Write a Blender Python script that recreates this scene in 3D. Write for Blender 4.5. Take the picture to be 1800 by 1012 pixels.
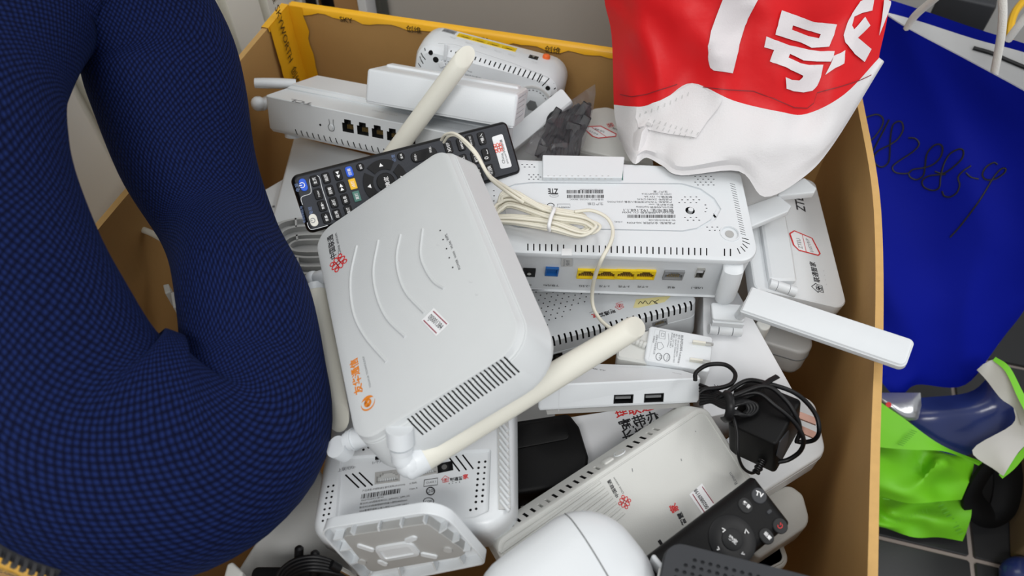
import bpy, bmesh, math, random
from mathutils import Vector, Matrix, noise
from mathutils.geometry import delaunay_2d_cdt
from mathutils.bvhtree import BVHTree

random.seed(7)
for _o in list(bpy.data.objects): bpy.data.objects.remove(_o)
SC = bpy.context.scene
COL = SC.collection
R = math.radians

# ------------------------------------------------------------ camera, world, lamps, exposure
CAMZ, PITCH, FPX = 0.92, 52.0, 1360.0
cam = bpy.data.cameras.new('camera'); cam.sensor_width = 36; cam.lens = 36 * FPX / 1800
cam.clip_start = 0.02; cam.clip_end = 30
cam.dof.use_dof = True; cam.dof.focus_distance = 0.62; cam.dof.aperture_fstop = 7.5
camo = bpy.data.objects.new('camera', cam); COL.objects.link(camo)
camo.location = (0, 0, CAMZ); camo.rotation_euler = (R(90 - PITCH), 0, 0)
SC.camera = camo

SC.view_settings.view_transform = 'Standard'; SC.view_settings.look = 'None'
SC.view_settings.gamma = 1.0; SC.view_settings.use_curve_mapping = False
SC.view_settings.exposure = 0.0
world = bpy.data.worlds.new('world'); SC.world = world; world.use_nodes = True
bg = world.node_tree.nodes['Background']
bg.inputs[0].default_value = (0.93, 0.96, 1.0, 1); bg.inputs[1].default_value = 0.60

def ceiling_or_fill_light(x, y, z, sx, sy, power, rz=0):
    l = bpy.data.lights.new('ceiling_or_fill_panel', 'AREA'); l.shape = 'RECTANGLE'; l.size = sx; l.size_y = sy
    l.energy = power; l.color = (1.0, 0.985, 0.96)
    o = bpy.data.objects.new('ceiling_or_fill_panel', l); COL.objects.link(o)
    o.location = (x, y, z); o.rotation_euler = (0, 0, rz)
ceiling_or_fill_light(-0.15, 0.95, 2.55, 1.2, 0.6, 6)
ceiling_or_fill_light(1.7, 0.2, 2.45, 0.6, 1.2, 17)  # added fill lamp on the right, brightens the left wall
ceiling_or_fill_light(-0.3, -1.3, 2.55, 1.2, 0.6, 37)  # added fill lamp behind the camera, brightens faces turned towards it

# ------------------------------------------------------------ camera rays (used to work out where things stand)
_f = Vector((0, math.cos(R(PITCH)), -math.sin(R(PITCH)))); _r = Vector((1, 0, 0)); _d = Vector((0, -math.sin(R(PITCH)), -math.cos(R(PITCH))))
CP = Vector((0, 0, CAMZ))
def ray(x, y): return _f + _r * ((x - 900) / FPX) + _d * ((y - 506) / FPX)
def at(x, y, z):
    d = ray(x, y); return CP + d * ((z - CAMZ) / d.z)
def dep(x, y, t): return CP + ray(x, y) * t
def px(p):
    q = Vector(p) - CP; w = q.dot(_f); return (900 + FPX * q.dot(_r) / w, 506 + FPX * q.dot(_d) / w)

# ------------------------------------------------------------ materials
def lin(c):
    return tuple((v / 12.92 if v <= .04045 else ((v + .055) / 1.055) ** 2.4) for v in [k / 255 for k in c])
MATS = {}
def mat(name, rgb, rough=.45, metal=0, spec=.5, var=.04, scale=60, bump=0, bscale=400, coat=0, emit=None, alpha=None, sheen=0, trans=0):
    m = bpy.data.materials.new(name); m.use_nodes = True; nt = m.node_tree; b = nt.nodes['Principled BSDF']
    c = lin(rgb)
    b.inputs['Roughness'].default_value = rough; b.inputs['Metallic'].default_value = metal
    b.inputs['Specular IOR Level'].default_value = spec
    if coat: b.inputs['Coat Weight'].default_value = coat; b.inputs['Coat Roughness'].default_value = .08
    if sheen: b.inputs['Sheen Weight'].default_value = sheen
    tc = nt.nodes.new('ShaderNodeTexCoord')
    n = nt.nodes.new('ShaderNodeTexNoise'); n.inputs['Scale'].default_value = scale; n.inputs['Detail'].default_value = 4
    nt.links.new(tc.outputs['Object'], n.inputs['Vector'])
    mx = nt.nodes.new('ShaderNodeMix'); mx.data_type = 'RGBA'
    mx.inputs[6].default_value = (*[v * (1 - var) for v in c], 1); mx.inputs[7].default_value = (*[min(1, v * (1 + var)) for v in c], 1)
    nt.links.new(n.outputs['Fac'], mx.inputs[0]); nt.links.new(mx.outputs[2], b.inputs['Base Color'])
    if bump:
        n2 = nt.nodes.new('ShaderNodeTexNoise'); n2.inputs['Scale'].default_value = bscale; n2.inputs['Detail'].default_value = 3
        nt.links.new(tc.outputs['Object'], n2.inputs['Vector'])
        bp = nt.nodes.new('ShaderNodeBump'); bp.inputs['Strength'].default_value = bump; bp.inputs['Distance'].default_value = .001
        nt.links.new(n2.outputs['Fac'], bp.inputs['Height']); nt.links.new(bp.outputs[0], b.inputs['Normal'])
    if trans:
        out = nt.nodes['Material Output']; tr = nt.nodes.new('ShaderNodeBsdfTransparent'); ms = nt.nodes.new('ShaderNodeMixShader')
        ms.inputs[0].default_value = trans
        nt.links.new(b.outputs[0], ms.inputs[1]); nt.links.new(tr.outputs[0], ms.inputs[2]); nt.links.new(ms.outputs[0], out.inputs['Surface'])
    MATS[name] = m; return m
mat('white', (220, 224, 227), .34, var=.015, bump=.06, bscale=900)
mat('white_gloss', (226, 228, 231), .12, var=.01)
mat('offwhite', (205, 208, 209), .5, var=.02, bump=.15, bscale=1500)
mat('warmwhite', (205, 206, 202), .42, var=.02, bump=.08, bscale=1200)
mat('cream', (222, 220, 208), .48, var=.02)
mat('cable_cream', (226, 222, 206), .4, var=.03)
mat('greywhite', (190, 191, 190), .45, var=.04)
mat('grey', (112, 114, 115), .45, var=.05)
mat('midgrey', (172, 172, 170), .5, var=.03)
mat('dark', (16, 17, 19), .6, var=.1)
mat('cavity_shade', (10, 12, 14), .8, var=.1)  # near-black colour stands in for the shade inside hollow openings
mat('black', (13, 13, 15), .4, var=.08, spec=.28)
mat('black_matte', (10, 10, 11), .5, spec=.2, var=.1, bump=.1, bscale=1200)
mat('charcoal', (48, 50, 54), .45, spec=.35, var=.06, bump=.1, bscale=700)
mat('remote_grey', (44, 47, 54), .42, spec=.35, var=.08, bump=.12, bscale=500)
mat('ink', (38, 38, 42), .6, var=.05)
mat('ink_grey', (120, 122, 126), .6, var=.05)
mat('ink_light', (206, 208, 210), .6, var=.02)
mat('ink_white', (238, 238, 238), .5, var=.02)
mat('ink_blue', (105, 125, 165), .5, var=.02)
mat('ink_red', (208, 42, 44), .55, var=.04)
mat('ink_coral', (232, 92, 74), .55, var=.04)
mat('ink_pink', (150, 40, 66), .55, var=.04)
mat('ink_dkred', (128, 20, 30), .5)
mat('ink_orange', (226, 132, 36), .5, var=.04)
mat('yellow', (238, 204, 30), .4, var=.04)
mat('yellow_in', (96, 70, 12), .6, var=.1)
mat('port_grey', (140, 142, 144), .45, var=.05)
mat('port_pin', (196, 170, 110), .3, metal=.8)
mat('metal', (206, 204, 198), .22, metal=1)
mat('copper', (192, 150, 134), .32, metal=.55)
mat('port_blue', (28, 96, 168), .4)
mat('red_button', (176, 30, 32), .35)
mat('orange', (240, 106, 38), .4)
mat('btn_blue', (38, 92, 214), .4)
mat('btn_yellow', (240, 190, 40), .4)
mat('btn_green', (74, 122, 112), .4)
mat('btn_white', (226, 224, 214), .4)
mat('label_paper', (236, 237, 239), .5, var=.01)
mat('label_yellow', (234, 224, 164), .5, var=.03)
mat('cardboard', (186, 146, 92), .8, spec=.2, var=.07, scale=25, bump=.2, bscale=180)
mat('cardboard_edge', (206, 166, 106), .85, spec=.2, var=.1, scale=120)
mat('cardboard_dark', (150, 112, 66), .85, spec=.2, var=.08)
mat('tape', (240, 180, 34), .3, var=.05, scale=40, bump=.2, bscale=60)
mat('tape_ink', (52, 42, 26), .5)
mat('bag_red', (216, 24, 30), .45, spec=.25, var=.06, scale=30, bump=.25, bscale=120)
mat('bag_white', (222, 220, 221), .6, var=.03, scale=30, bump=.25, bscale=700)
mat('bag_print', (222, 216, 218), .5, var=.03, bump=.15, bscale=700)
mat('bag_blue', (8, 22, 140), .65, spec=.08, var=.12, scale=9, bump=.35, bscale=30)
mat('lining', (222, 223, 222), .6, var=.03)
mat('rope', (236, 234, 228), .8, var=.05, bump=.6, bscale=900)
mat('lime', (112, 196, 24), .55, var=.1, scale=14, bump=.3, bscale=60)
mat('lime_dark', (84, 160, 24), .55, var=.1)
mat('foil', (176, 178, 182), .22, metal=.7, bump=.6, bscale=40)
mat('pouch_blue', (34, 46, 96), .22, var=.15, scale=20, bump=.5, bscale=35)
mat('floor_tile', (38, 39, 41), .35, var=.08, scale=12, bump=.05)
mat('grout', (150, 140, 134), .8, var=.06)
mat('panel_grey', (240, 240, 232), .5, var=.03, scale=8)
mat('wall_grey', (190, 190, 188), .6, var=.03, scale=6)
mat('wood', (168, 128, 82), .6, var=.12, scale=30)
mat('wood_dark', (124, 106, 78), .6, var=.12, scale=30)
mat('bin_plastic', (205, 202, 196), .4, var=.03, scale=5, trans=.16)
mat('bin_in', (225, 225, 225), .5)
mat('clear_film', (120, 120, 124), .07, spec=1.0, var=.0, trans=.74, bump=.6, bscale=90)
mat('yellow_cable', (226, 176, 28), .4)
mat('navy_black', (12, 13, 20), .4, spec=.35, var=.1)

# fabric: raised honeycomb knit, laid out along the cushion's own u/v
def knit():
    m = bpy.data.materials.new('navy_knit'); m.use_nodes = True; nt = m.node_tree; b = nt.nodes['Principled BSDF']
    b.inputs['Roughness'].default_value = .75; b.inputs['Specular IOR Level'].default_value = .06
    b.inputs['Sheen Weight'].default_value = .04; b.inputs['Sheen Roughness'].default_value = .4
    b.inputs['Sheen Tint'].default_value = (.25, .4, .9, 1)
    uv = nt.nodes.new('ShaderNodeUVMap'); uv.uv_map = 'UVMap'
    mp = nt.nodes.new('ShaderNodeMapping'); mp.inputs['Rotation'].default_value = (0, 0, R(32))
    mp.inputs['Scale'].default_value = (1.25, .8, 1)
    vo = nt.nodes.new('ShaderNodeTexVoronoi'); vo.voronoi_dimensions = '2D'; vo.inputs['Scale'].default_value = 1.0; vo.inputs['Randomness'].default_value = .15
    nt.links.new(uv.outputs[0], mp.inputs[0]); nt.links.new(mp.outputs[0], vo.inputs['Vector'])
    rp = nt.nodes.new('ShaderNodeValToRGB')      # raised stitches are lighter than the ground between them
    rp.color_ramp.elements[0].position = .06; rp.color_ramp.elements[0].color = (*lin((25, 40, 90)), 1)
    rp.color_ramp.elements[1].position = .55; rp.color_ramp.elements[1].color = (*lin((9, 14, 40)), 1)
    nt.links.new(vo.outputs['Distance'], rp.inputs[0]); nt.links.new(rp.outputs[0], b.inputs['Base Color'])
    bp = nt.nodes.new('ShaderNodeBump'); bp.invert = True; bp.inputs['Strength'].default_value = .5; bp.inputs['Distance'].default_value = .002
    nt.links.new(vo.outputs['Distance'], bp.inputs['Height']); nt.links.new(bp.outputs[0], b.inputs['Normal'])
    MATS['navy_knit'] = m
knit()
# corrugated cardboard gets faint vertical flute marks
def flutes():
    m = MATS['cardboard']; nt = m.node_tree
    w = nt.nodes.new('ShaderNodeTexNoise'); w.inputs['Scale'].default_value = 1.0; w.inputs['Detail'].default_value = 2
    tc = nt.nodes.new('ShaderNodeTexCoord'); mp = nt.nodes.new('ShaderNodeMapping'); mp.inputs['Scale'].default_value = (260, 260, 6)
    nt.links.new(tc.outputs['Object'], mp.inputs[0]); nt.links.new(mp.outputs[0], w.inputs['Vector'])
    bp = [n for n in nt.nodes if n.type == 'BUMP'][0]
    bp2 = nt.nodes.new('ShaderNodeBump'); bp2.inputs['Strength'].default_value = .18; bp2.inputs['Distance'].default_value = .0006
    nt.links.new(w.outputs['Fac'], bp2.inputs['Height']); nt.links.new(bp.outputs[0], bp2.inputs['Normal'])
    nt.links.new(bp2.outputs[0], nt.nodes['Principled BSDF'].inputs['Normal'])
flutes()

# ------------------------------------------------------------ mesh building
def rounded(pts, rad, ins=0, seg=5):
    n = len(pts); P = [Vector((p[0], p[1])) for p in pts]
    rad = list(rad) if hasattr(rad, '__len__') else [rad] * n
    ar = sum(P[i - 1].x * P[i].y - P[i].x * P[i - 1].y for i in range(n))
    if ar < 0: P.reverse(); rad.reverse()
    il = list(ins) if hasattr(ins, '__len__') else [ins] * n   # inset of the edge that ends in vertex i
    Q = []
    for i in range(n):
        a, b, c = P[i - 1], P[i], P[(i + 1) % n]
        d1 = (b - a).normalized(); d2 = (c - b).normalized()
        n1 = Vector((-d1.y, d1.x)); n2 = Vector((-d2.y, d2.x))
        i1, i2 = il[i], il[(i + 1) % n]
        cr = d1.x * d2.y - d1.y * d2.x
        if abs(cr) < 1e-6: Q.append(b + n1 * i1)
        else:
            o1 = a + n1 * i1; o2 = b + n2 * i2
            t = ((o2 - o1).x * d2.y - (o2 - o1).y * d2.x) / cr
            Q.append(o1 + d1 * t)
    out = []
    for i in range(n):
        a, b, c = Q[i - 1], Q[i], Q[(i + 1) % n]
        d1 = (b - a).normalized(); d2 = (c - b).normalized(); n1 = Vector((-d1.y, d1.x))
        ang = math.atan2(d1.x * d2.y - d1.y * d2.x, d1.dot(d2))
        r = max(rad[i] - max(il[i], il[(i + 1) % n]), 3e-4)
        if abs(ang) < 1e-3:
            out += [b.copy() for _ in range(seg + 1)]; continue
        t = min(abs(r * math.tan(ang / 2)), .48 * min((b - a).length, (c - b).length)); r = t / math.tan(abs(ang) / 2)
        s = 1 if ang > 0 else -1
        cen = b - d1 * t + n1 * r * s; a0 = math.atan2(-n1.y * s, -n1.x * s)
        for k in range(seg + 1):
            q = a0 + ang * k / seg; out.append(cen + Vector((math.cos(q), math.sin(q))) * r)
    return out

def prof(h, rt=.002, rb=.002, n=3):
    p = [(rb * (1 - math.sin(k / n * math.pi / 2)), rb * (1 - math.cos(k / n * math.pi / 2))) for k in range(n + 1)]
    p += [(rt * (1 - math.cos(k / n * math.pi / 2)), h - rt * (1 - math.sin(k / n * math.pi / 2))) for k in range(n + 1)]
    return p

class MB:
    def __init__(s): s.v = []; s.f = []; s.m = []; s.uv = None
    def add(s, vs, fs, m=0, M=None):
        b = len(s.v)
        s.v += [tuple(M @ Vector(v)) for v in vs] if M is not None else [tuple(v) for v in vs]
        s.f += [[b + i for i in f] for f in fs]; s.m += [m] * len(fs); return s
    def box(s, x0, x1, y0, y1, z0, z1, m=0, M=None):
        v = [(x, y, z) for z in (z0, z1) for y in (y0, y1) for x in (x0, x1)]
        return s.add(v, [(0, 2, 3, 1), (4, 5, 7, 6), (0, 1, 5, 4), (2, 6, 7, 3), (0, 4, 6, 2), (1, 3, 7, 5)], m, M)
    def loft(s, rings, m=0, M=None, caps=(1, 1), closed=False, loop=True):
        n = len(rings[0]); vs = [p for r in rings for p in r]; fs = []
        L = len(rings)
        for i in range(L if closed else L - 1):
            j = (i + 1) % L
            for k in range(n if loop else n - 1):
                l = (k + 1) % n; fs.append((i * n + k, i * n + l, j * n + l, j * n + k))
        if caps[0] and not closed: fs.append(tuple(range(n - 1, -1, -1)))
        if caps[1] and not closed: fs.append(tuple((L - 1) * n + k for k in range(n)))
        return s.add(vs, fs, m, M)
    def slab(s, pts, rad, pr, m=0, M=None, seg=5):
        rings = []
        for ins, z in pr: rings.append([(q.x, q.y, z) for q in rounded(pts, rad, ins, seg)])
        return s.loft(rings, m, M)
    def rslab(s, w, d, rad, pr, m=0, M=None, cx=0, cy=0, seg=5):
        return s.slab([(cx - w / 2, cy - d / 2), (cx + w / 2, cy - d / 2), (cx + w / 2, cy + d / 2), (cx - w / 2, cy + d / 2)], rad, pr, m, M, seg)
    def cyl(s, p0, p1, r0, r1=None, n=14, m=0, M=None, caps=(1, 1)):
        return s.tube([p0, p1], [r0, r0 if r1 is None else r1], n, m, M, caps=caps)
    def tube(s, pts, r, n=8, m=0, M=None, closed=False, caps=(1, 1), flat=1.0, up=None):
        P = [Vector(p) for p in pts]; L = len(P); rr = list(r) if hasattr(r, '__len__') else [r] * L
        T = []
        for i in range(L):
            a = P[i - 1] if (i or closed) else P[0]; b = P[(i + 1) % L] if (i < L - 1 or closed) else P[-1]
            t = b - a; T.append(t.normalized() if t.length > 1e-9 else Vector((0, 0, 1)))
        u = Vector(up) if up is not None else (Vector((0, 0, 1)) if abs(T[0].z) < .9 else Vector((1, 0, 0)))
        rings = []
        for i in range(L):
            u = (u - T[i] * u.dot(T[i]))
            u = u.normalized() if u.length > 1e-6 else T[i].orthogonal().normalized()
            w = T[i].cross(u)
            rings.append([P[i] + (u * (flat * math.cos(2 * math.pi * k / n)) + w * math.sin(2 * math.pi * k / n)) * rr[i] for k in range(n)])
        return s.loft(rings, m, M, caps=caps, closed=closed)
    def rod(s, a, b, r0, r1, n=18, m=0, flat=.85, cut=1.0, face=(0, 0, 1)):
        t = (b - a).normalized(); L = (b - a).length; u = Vector(face); u = (u - t * u.dot(t)).normalized(); w = t.cross(u); rings = []
        for k, r, c in ((0, r0 * .96, 0), (.008, r0, 0), (.5, (r0 + r1) / 2, 0), (.9, r1, cut * .9), (.985, r1 * .97, cut), (1, r1 * .86, cut)):
            rings.append([a + t * (L * k) + (u * (flat * math.cos(2 * math.pi * i / n)) + w * math.sin(2 * math.pi * i / n)) * r - t * (r1 * c * (1 + math.cos(2 * math.pi * i / n))) for i in range(n)])
        return s.loft(rings, m)
    def ball(s, c, r, m=0, M=None, n=12, sc=(1, 1, 1)):
        rings = []
        for i in range(1, n // 2 + 1):
            a = math.pi * i / (n // 2 + 1)
            rings.append([(c[0] + sc[0] * r * math.sin(a) * math.cos(2 * math.pi * k / n), c[1] + sc[1] * r * math.sin(a) * math.sin(2 * math.pi * k / n), c[2] - sc[2] * r * math.cos(a)) for k in range(n)])
        return s.loft(rings, m, M)
    def poly(s, pts, m=0, M=None, z=0): return s.add([(p[0], p[1], z) for p in pts], [tuple(range(len(pts)))], m, M)
    def ribbon(s, pts, w, m=0, M=None, z=0):
        P = [Vector((p[0], p[1])) for p in pts]; vs = []; fs = []
        for i, p in enumerate(P):
            t = (P[min(i + 1, len(P) - 1)] - P[max(i - 1, 0)]); t = t.normalized() if t.length > 0 else Vector((1, 0)); q = Vector((-t.y, t.x)) * w / 2
            vs += [(p.x - q.x, p.y - q.y, z), (p.x + q.x, p.y + q.y, z)]
        for i in range(len(P) - 1): fs.append((2 * i, 2 * i + 2, 2 * i + 3, 2 * i + 1))
        return s.add(vs, fs, m, M)
    def mesh(s, name, mats, smooth=32):
        me = bpy.data.meshes.new(name); me.from_pydata(s.v, [], s.f)
        for m in mats: me.materials.append(MATS[m])
        me.polygons.foreach_set('material_index', s.m)
        if smooth:
            me.polygons.foreach_set('use_smooth', [True] * len(s.f)); me.update(); me.set_sharp_from_angle(angle=R(smooth))
        me.update(); return me
    def build(s, name, mats, parent=None, smooth=32, M=None):
        o = bpy.data.objects.new(name, s.mesh(name, mats, smooth)); COL.objects.link(o)
        if parent is not None: o.parent = parent
        if M is not None: o.matrix_basis = M
        return o

def smoothpath(pts, k=6, closed=False):
    P = [Vector(p) for p in pts]; n = len(P); out = []
    for i in range(n if closed else n - 1):
        a = P[i - 1] if (i or closed) else P[0] * 2 - P[1]; b = P[i]; c = P[(i + 1) % n]
        d = P[(i + 2) % n] if (i + 2 < n or closed) else P[-1] * 2 - P[-2]
        for j in range(k):
            t = j / k
            out.append(((b * 2) + (c - a) * t + (a * 2 - b * 5 + c * 4 - d) * t * t + (b * 3 - a - c * 3 + d) * t ** 3) * .5)
    if not closed: out.append(P[-1])
    return out
def Tr(x, y, z=0): return Matrix.Translation((x, y, z))
def Rz(a): return Matrix.Rotation(a, 4, 'Z')
def TOP(h): return Tr(0, 0, h)
def FRONT(d, off=0): return Matrix(((1, 0, 0, 0), (0, 0, -1, -d / 2 - off), (0, 1, 0, 0), (0, 0, 0, 1)))
def BACK(d, off=0): return Matrix(((1, 0, 0, 0), (0, 0, 1, d / 2 + off), (0, -1, 0, 0), (0, 0, 0, 1)))
def RIGHT(w, off=0): return Matrix(((0, 0, 1, w / 2 + off), (1, 0, 0, 0), (0, 1, 0, 0), (0, 0, 0, 1)))

def thing(name, label, cat, M=None, group=None):
    o = bpy.data.objects.new(name, None); COL.objects.link(o); o.empty_display_size = .02
    o['label'] = label; o['category'] = cat
    if group: o['group'] = group
    if M is not None: o.matrix_world = M
    return o
def tag(o, label, cat, group=None):
    o['label'] = label; o['category'] = cat
    if group: o['group'] = group
    return o

def carve(o, cut, mats=None):
    """takes the cutter's volume out of the mesh of o for good"""
    c = cut.build('cutter', [m.name for m in o.data.materials], None, 0)
    par = o.parent; o.parent = None; o.matrix_basis = Matrix.Identity(4)
    md = o.modifiers.new('b', 'BOOLEAN'); md.operation = 'DIFFERENCE'; md.solver = 'EXACT'; md.object = c; md.use_self = True
    if hasattr(md, 'material_mode'): md.material_mode = 'INDEX'
    bpy.context.view_layer.update()
    dg = bpy.context.evaluated_depsgraph_get()
    me = bpy.data.meshes.new_from_object(o.evaluated_get(dg), depsgraph=dg)
    o.modifiers.clear(); old = o.data; nm = old.name; o.data = me; bpy.data.meshes.remove(old); me.name = nm
    me.set_sharp_from_angle(angle=R(32))
    cm = c.data; bpy.data.objects.remove(c); bpy.data.meshes.remove(cm)
    o.parent = par; o.matrix_basis = Matrix.Identity(4)
    return o

# ------------------------------------------------------------ lettering
_fc = bpy.data.curves.new('glyphs', 'FONT'); _fc.resolution_u = 2
_fo = bpy.data.objects.new('glyphs', _fc); COL.objects.link(_fo)
_tc = {}
def glyphs(s, bold=0.0):
    k = (s, bold)
    if k not in _tc:
        _fc.body = s; _fc.offset = bold
        bpy.context.view_layer.update()
        dg = bpy.context.evaluated_depsgraph_get()
        me = bpy.data.meshes.new_from_object(_fo.evaluated_get(dg), depsgraph=dg)
        vs = [tuple(v.co) for v in me.vertices]; fs = [tuple(p.vertices) for p in me.polygons]
        bpy.data.meshes.remove(me)
        x0 = min([v[0] for v in vs] or [0]); x1 = max([v[0] for v in vs] or [1])
        _tc[k] = ([(v[0] - x0, v[1], 0) for v in vs], fs, max(x1 - x0, .01))
    return _tc[k]

class Dev:
    """a device: an Empty with a pose, its parts, and the print on its faces"""
    def __init__(s, name, label, cat, pose, group=None):
        s.w, s.d, s.h = pose['d']; s.M = Matrix((*pose['M'], (0, 0, 0, 1)))
        s.e = thing(name, label, cat, s.M, group); s.pr = {}; s.cut = MB(); s.cut0 = MB()
    @classmethod
    def raw(cls, name, label, cat, M, group=None):
        return cls(name, label, cat, {'d': (.1, .1, .02), 'M': [list(r) for r in M][:3]}, group)
    def part(s, mb, name, mats, parent=None, smooth=32, label=None):
        o = mb.build(name, mats, parent or s.e, smooth)
        if label: o['label'] = label
        return o
    def uv(s, F, p):
        inv = (s.M @ F).inverted(); o = inv @ CP; d = inv.to_3x3() @ ray(*p); t = -o.z / d.z; q = o + d * t
        return Vector((q.x, q.y))
    def P(s, m, name='lettering'):
        if (m, name) not in s.pr: s.pr[(m, name)] = MB()
        return s.pr[(m, name)]
    def text(s, F, t, p0, p1, m='ink', hs=1.0, bold=0.0, dz=.00015, name='lettering', uvs=False):
        a, b = (Vector(p0), Vector(p1)) if uvs else (s.uv(F, p0), s.uv(F, p1))
        vs, fs, W = glyphs(t, bold); L = (b - a).length; k = L / W
        M = F @ Tr(a.x, a.y, dz) @ Rz(math.atan2(b.y - a.y, b.x - a.x)) @ Matrix.Diagonal((k, k * hs, 1, 1))
        s.P(m, name).add(vs, fs, 0, M)
    def poly(s, F, pts, m, dz=.0002, name='sticker', th=0):
        q = [s.uv(F, p) for p in pts]
        if sum(q[i - 1].x * q[i].y - q[i].x * q[i - 1].y for i in range(len(q))) < 0: q.reverse()
        s.P(m, name).poly(q, 0, F, dz)
    def line(s, F, pts, w, m, dz=.0002, name='lettering', closed=False, sm=0):
        q = [s.uv(F, p) for p in pts]
        if closed: q.append(q[0])
        if sm: q = [Vector(x[:2]) for x in smoothpath([(a.x, a.y, 0) for a in q], sm)]
        s.P(m, name).ribbon(q, w, 0, F, dz)
    def slot(s, F, p0, p1, w, depth=.005):
        a = s.uv(F, p0); b = s.uv(F, p1); c = (a + b) / 2; L = (b - a).length
        s.cut.box(-L / 2, L / 2, -w / 2, w / 2, -depth, .002, 1, F @ Tr(c.x, c.y) @ Rz(math.atan2(b.y - a.y, b.x - a.x)))
    def slots(s, F, a0, a1, b0, b1, n, w, depth=.005, skip=()):
        for i in range(n):
            if i in skip: continue
            t = i / (n - 1)
            s.slot(F, (a0[0] + (b0[0] - a0[0]) * t, a0[1] + (b0[1] - a0[1]) * t), (a1[0] + (b1[0] - a1[0]) * t, a1[1] + (b1[1] - a1[1]) * t), w, depth)
    def dot(s, F, p, r, depth=.003, n=6):
        c = s.uv(F, p); s.cut.cyl((c.x, c.y, -depth), (c.x, c.y, .002), r, None, n, 1, F)
    def port(s, F, c, rt, asp, kind, mats=None, flip=False, cut=True, name=None):
        a = s.uv(F, c); b = s.uv(F, rt); hw = (b - a).length; hh = hw * asp
        G = F @ Tr(a.x, a.y) @ Rz(math.atan2(b.y - a.y, b.x - a.x))
        if flip: G = G @ Rz(math.pi)
        mb = MB()
        if kind == 'rj':
            mats = mats or ['port_grey', 'yellow_in', 'port_pin']
            if cut: s.cut.box(-hw * .99, hw * .99, -hh * .99, hh * .99, -.007, .002, 1, G)
            z0, z1 = -.0018, .0004
            mb.box(-hw, hw, -hh, -hh * .74, z0, z1, 0, G)
            mb.box(-hw, hw, hh * .80, hh, z0, z1, 0, G)
            for sg in (-1, 1):
                x = sorted((sg * hw, sg * hw * .86)); mb.box(x[0], x[1], -hh * .74, hh * .8, z0, z1, 0, G)
                x = sorted((sg * hw * .86, sg * hw * .6)); mb.box(x[0], x[1], hh * .3, hh * .8, z0, z1, 0, G)
                x = sorted((sg * hw * .6, sg * hw * .4)); mb.box(x[0], x[1], hh * .56, hh * .8, z0, z1, 0, G)
            mb.box(-hw * .97, hw * .97, -hh * .97, hh * .97, -.0024, -.0019, 1, G)
            for i in range(7):
                x = (-.55 + 1.1 * i / 6) * hw; mb.box(x - hw * .035, x + hw * .035, -hh * .6, -hh * .05, -.0019, -.0012, 2, G)
        elif kind == 'dc':
            mats = mats or ['black', 'cavity_shade', 'metal']
            if cut: s.cut.box(-hw * .99, hw * .99, -hh * .99, hh * .99, -.007, .002, 1, G)
            mb.loft([[(x * hw, y * hh, z) for x, y in ((-1, -1), (1, -1), (1, 1), (-1, 1))] for z in (-.005, .0003)], 0, G)
            mb.cyl((0, 0, .0003), (0, 0, .0004), hw * .55, None, 14, 1, G); mb.cyl((0, -hh * .1, .0003), (0, -hh * .1, .0012), hw * .34, None, 10, 2, G)
        elif kind == 'sq':
            mats = mats or ['port_blue', 'cavity_shade', 'metal']
            if cut: s.cut.box(-hw * .99, hw * .99, -hh * .99, hh * .99, -.007, .002, 1, G)
            for x0, x1, y0, y1 in ((-1, 1, -1, -.74), (-1, 1, .74, 1), (-1, -.78, -.74, .74), (.78, 1, -.74, .74)):
                mb.box(x0 * hw, x1 * hw, y0 * hh, y1 * hh, -.005, .0003, 0, G)
            mb.box(-hw * .75, hw * .75, -hh * .2, hh * .7, -.0055, -.002, 0, G)
        elif kind == 'usb':
            mats = mats or ['metal', 'cavity_shade', 'ink_light']
            if cut: s.cut.box(-hw * .99, hw * .99, -hh * .99, hh * .99, -.009, .002, 1, G)
            for x0, x1, y0, y1 in ((-1, 1, -1, -.86), (-1, 1, .86, 1), (-1, -.93, -.86, .86), (.93, 1, -.86, .86)):
                mb.box(x0 * hw, x1 * hw, y0 * hh, y1 * hh, -.008, .0002, 0, G)
            mb.box(-hw * .8, hw * .8, -hh * .1, hh * .45, -.008, -.0012, 2, G)
        elif kind == 'cat':      # bare black socket opening with stepped top
            mats = mats or ['cavity_shade', 'cavity_shade', 'port_pin']
            if cut:
                tp = [(-hw, -hh), (hw, -hh), (hw, hh * .42), (hw * .6, hh * .42), (hw * .6, hh), (-hw * .6, hh), (-hw * .6, hh * .42), (-hw, hh * .42)]
                s.cut.loft([[(x, y, z) for x, y in tp] for z in (-.008, .002)], 1, G)
            mb.box(-hw * .98, hw * .98, -hh * .98, hh * .4, -.0079, -.0074, 0, G)
            for i in range(6):
                x = (-.6 + 1.2 * i / 5) * hw; mb.box(x - hw * .04, x + hw * .04, -hh * .7, -hh * .1, -.0074, -.0045, 2, G)
        elif kind == 'btn':
            mats = mats or ['red_button']
            pr = [(hw, -.001), (hw, .0015), (hw * .92, .0028), (hw * .7, .0036), (hw * .35, .004)]
            mb.loft([[(r * math.cos(k * math.pi / 8), r * math.sin(k * math.pi / 8), z) for k in range(16)] for r, z in pr], 0, G)
        return s.part(mb, name or ('button' if kind == 'btn' else 'port'), mats)
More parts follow.
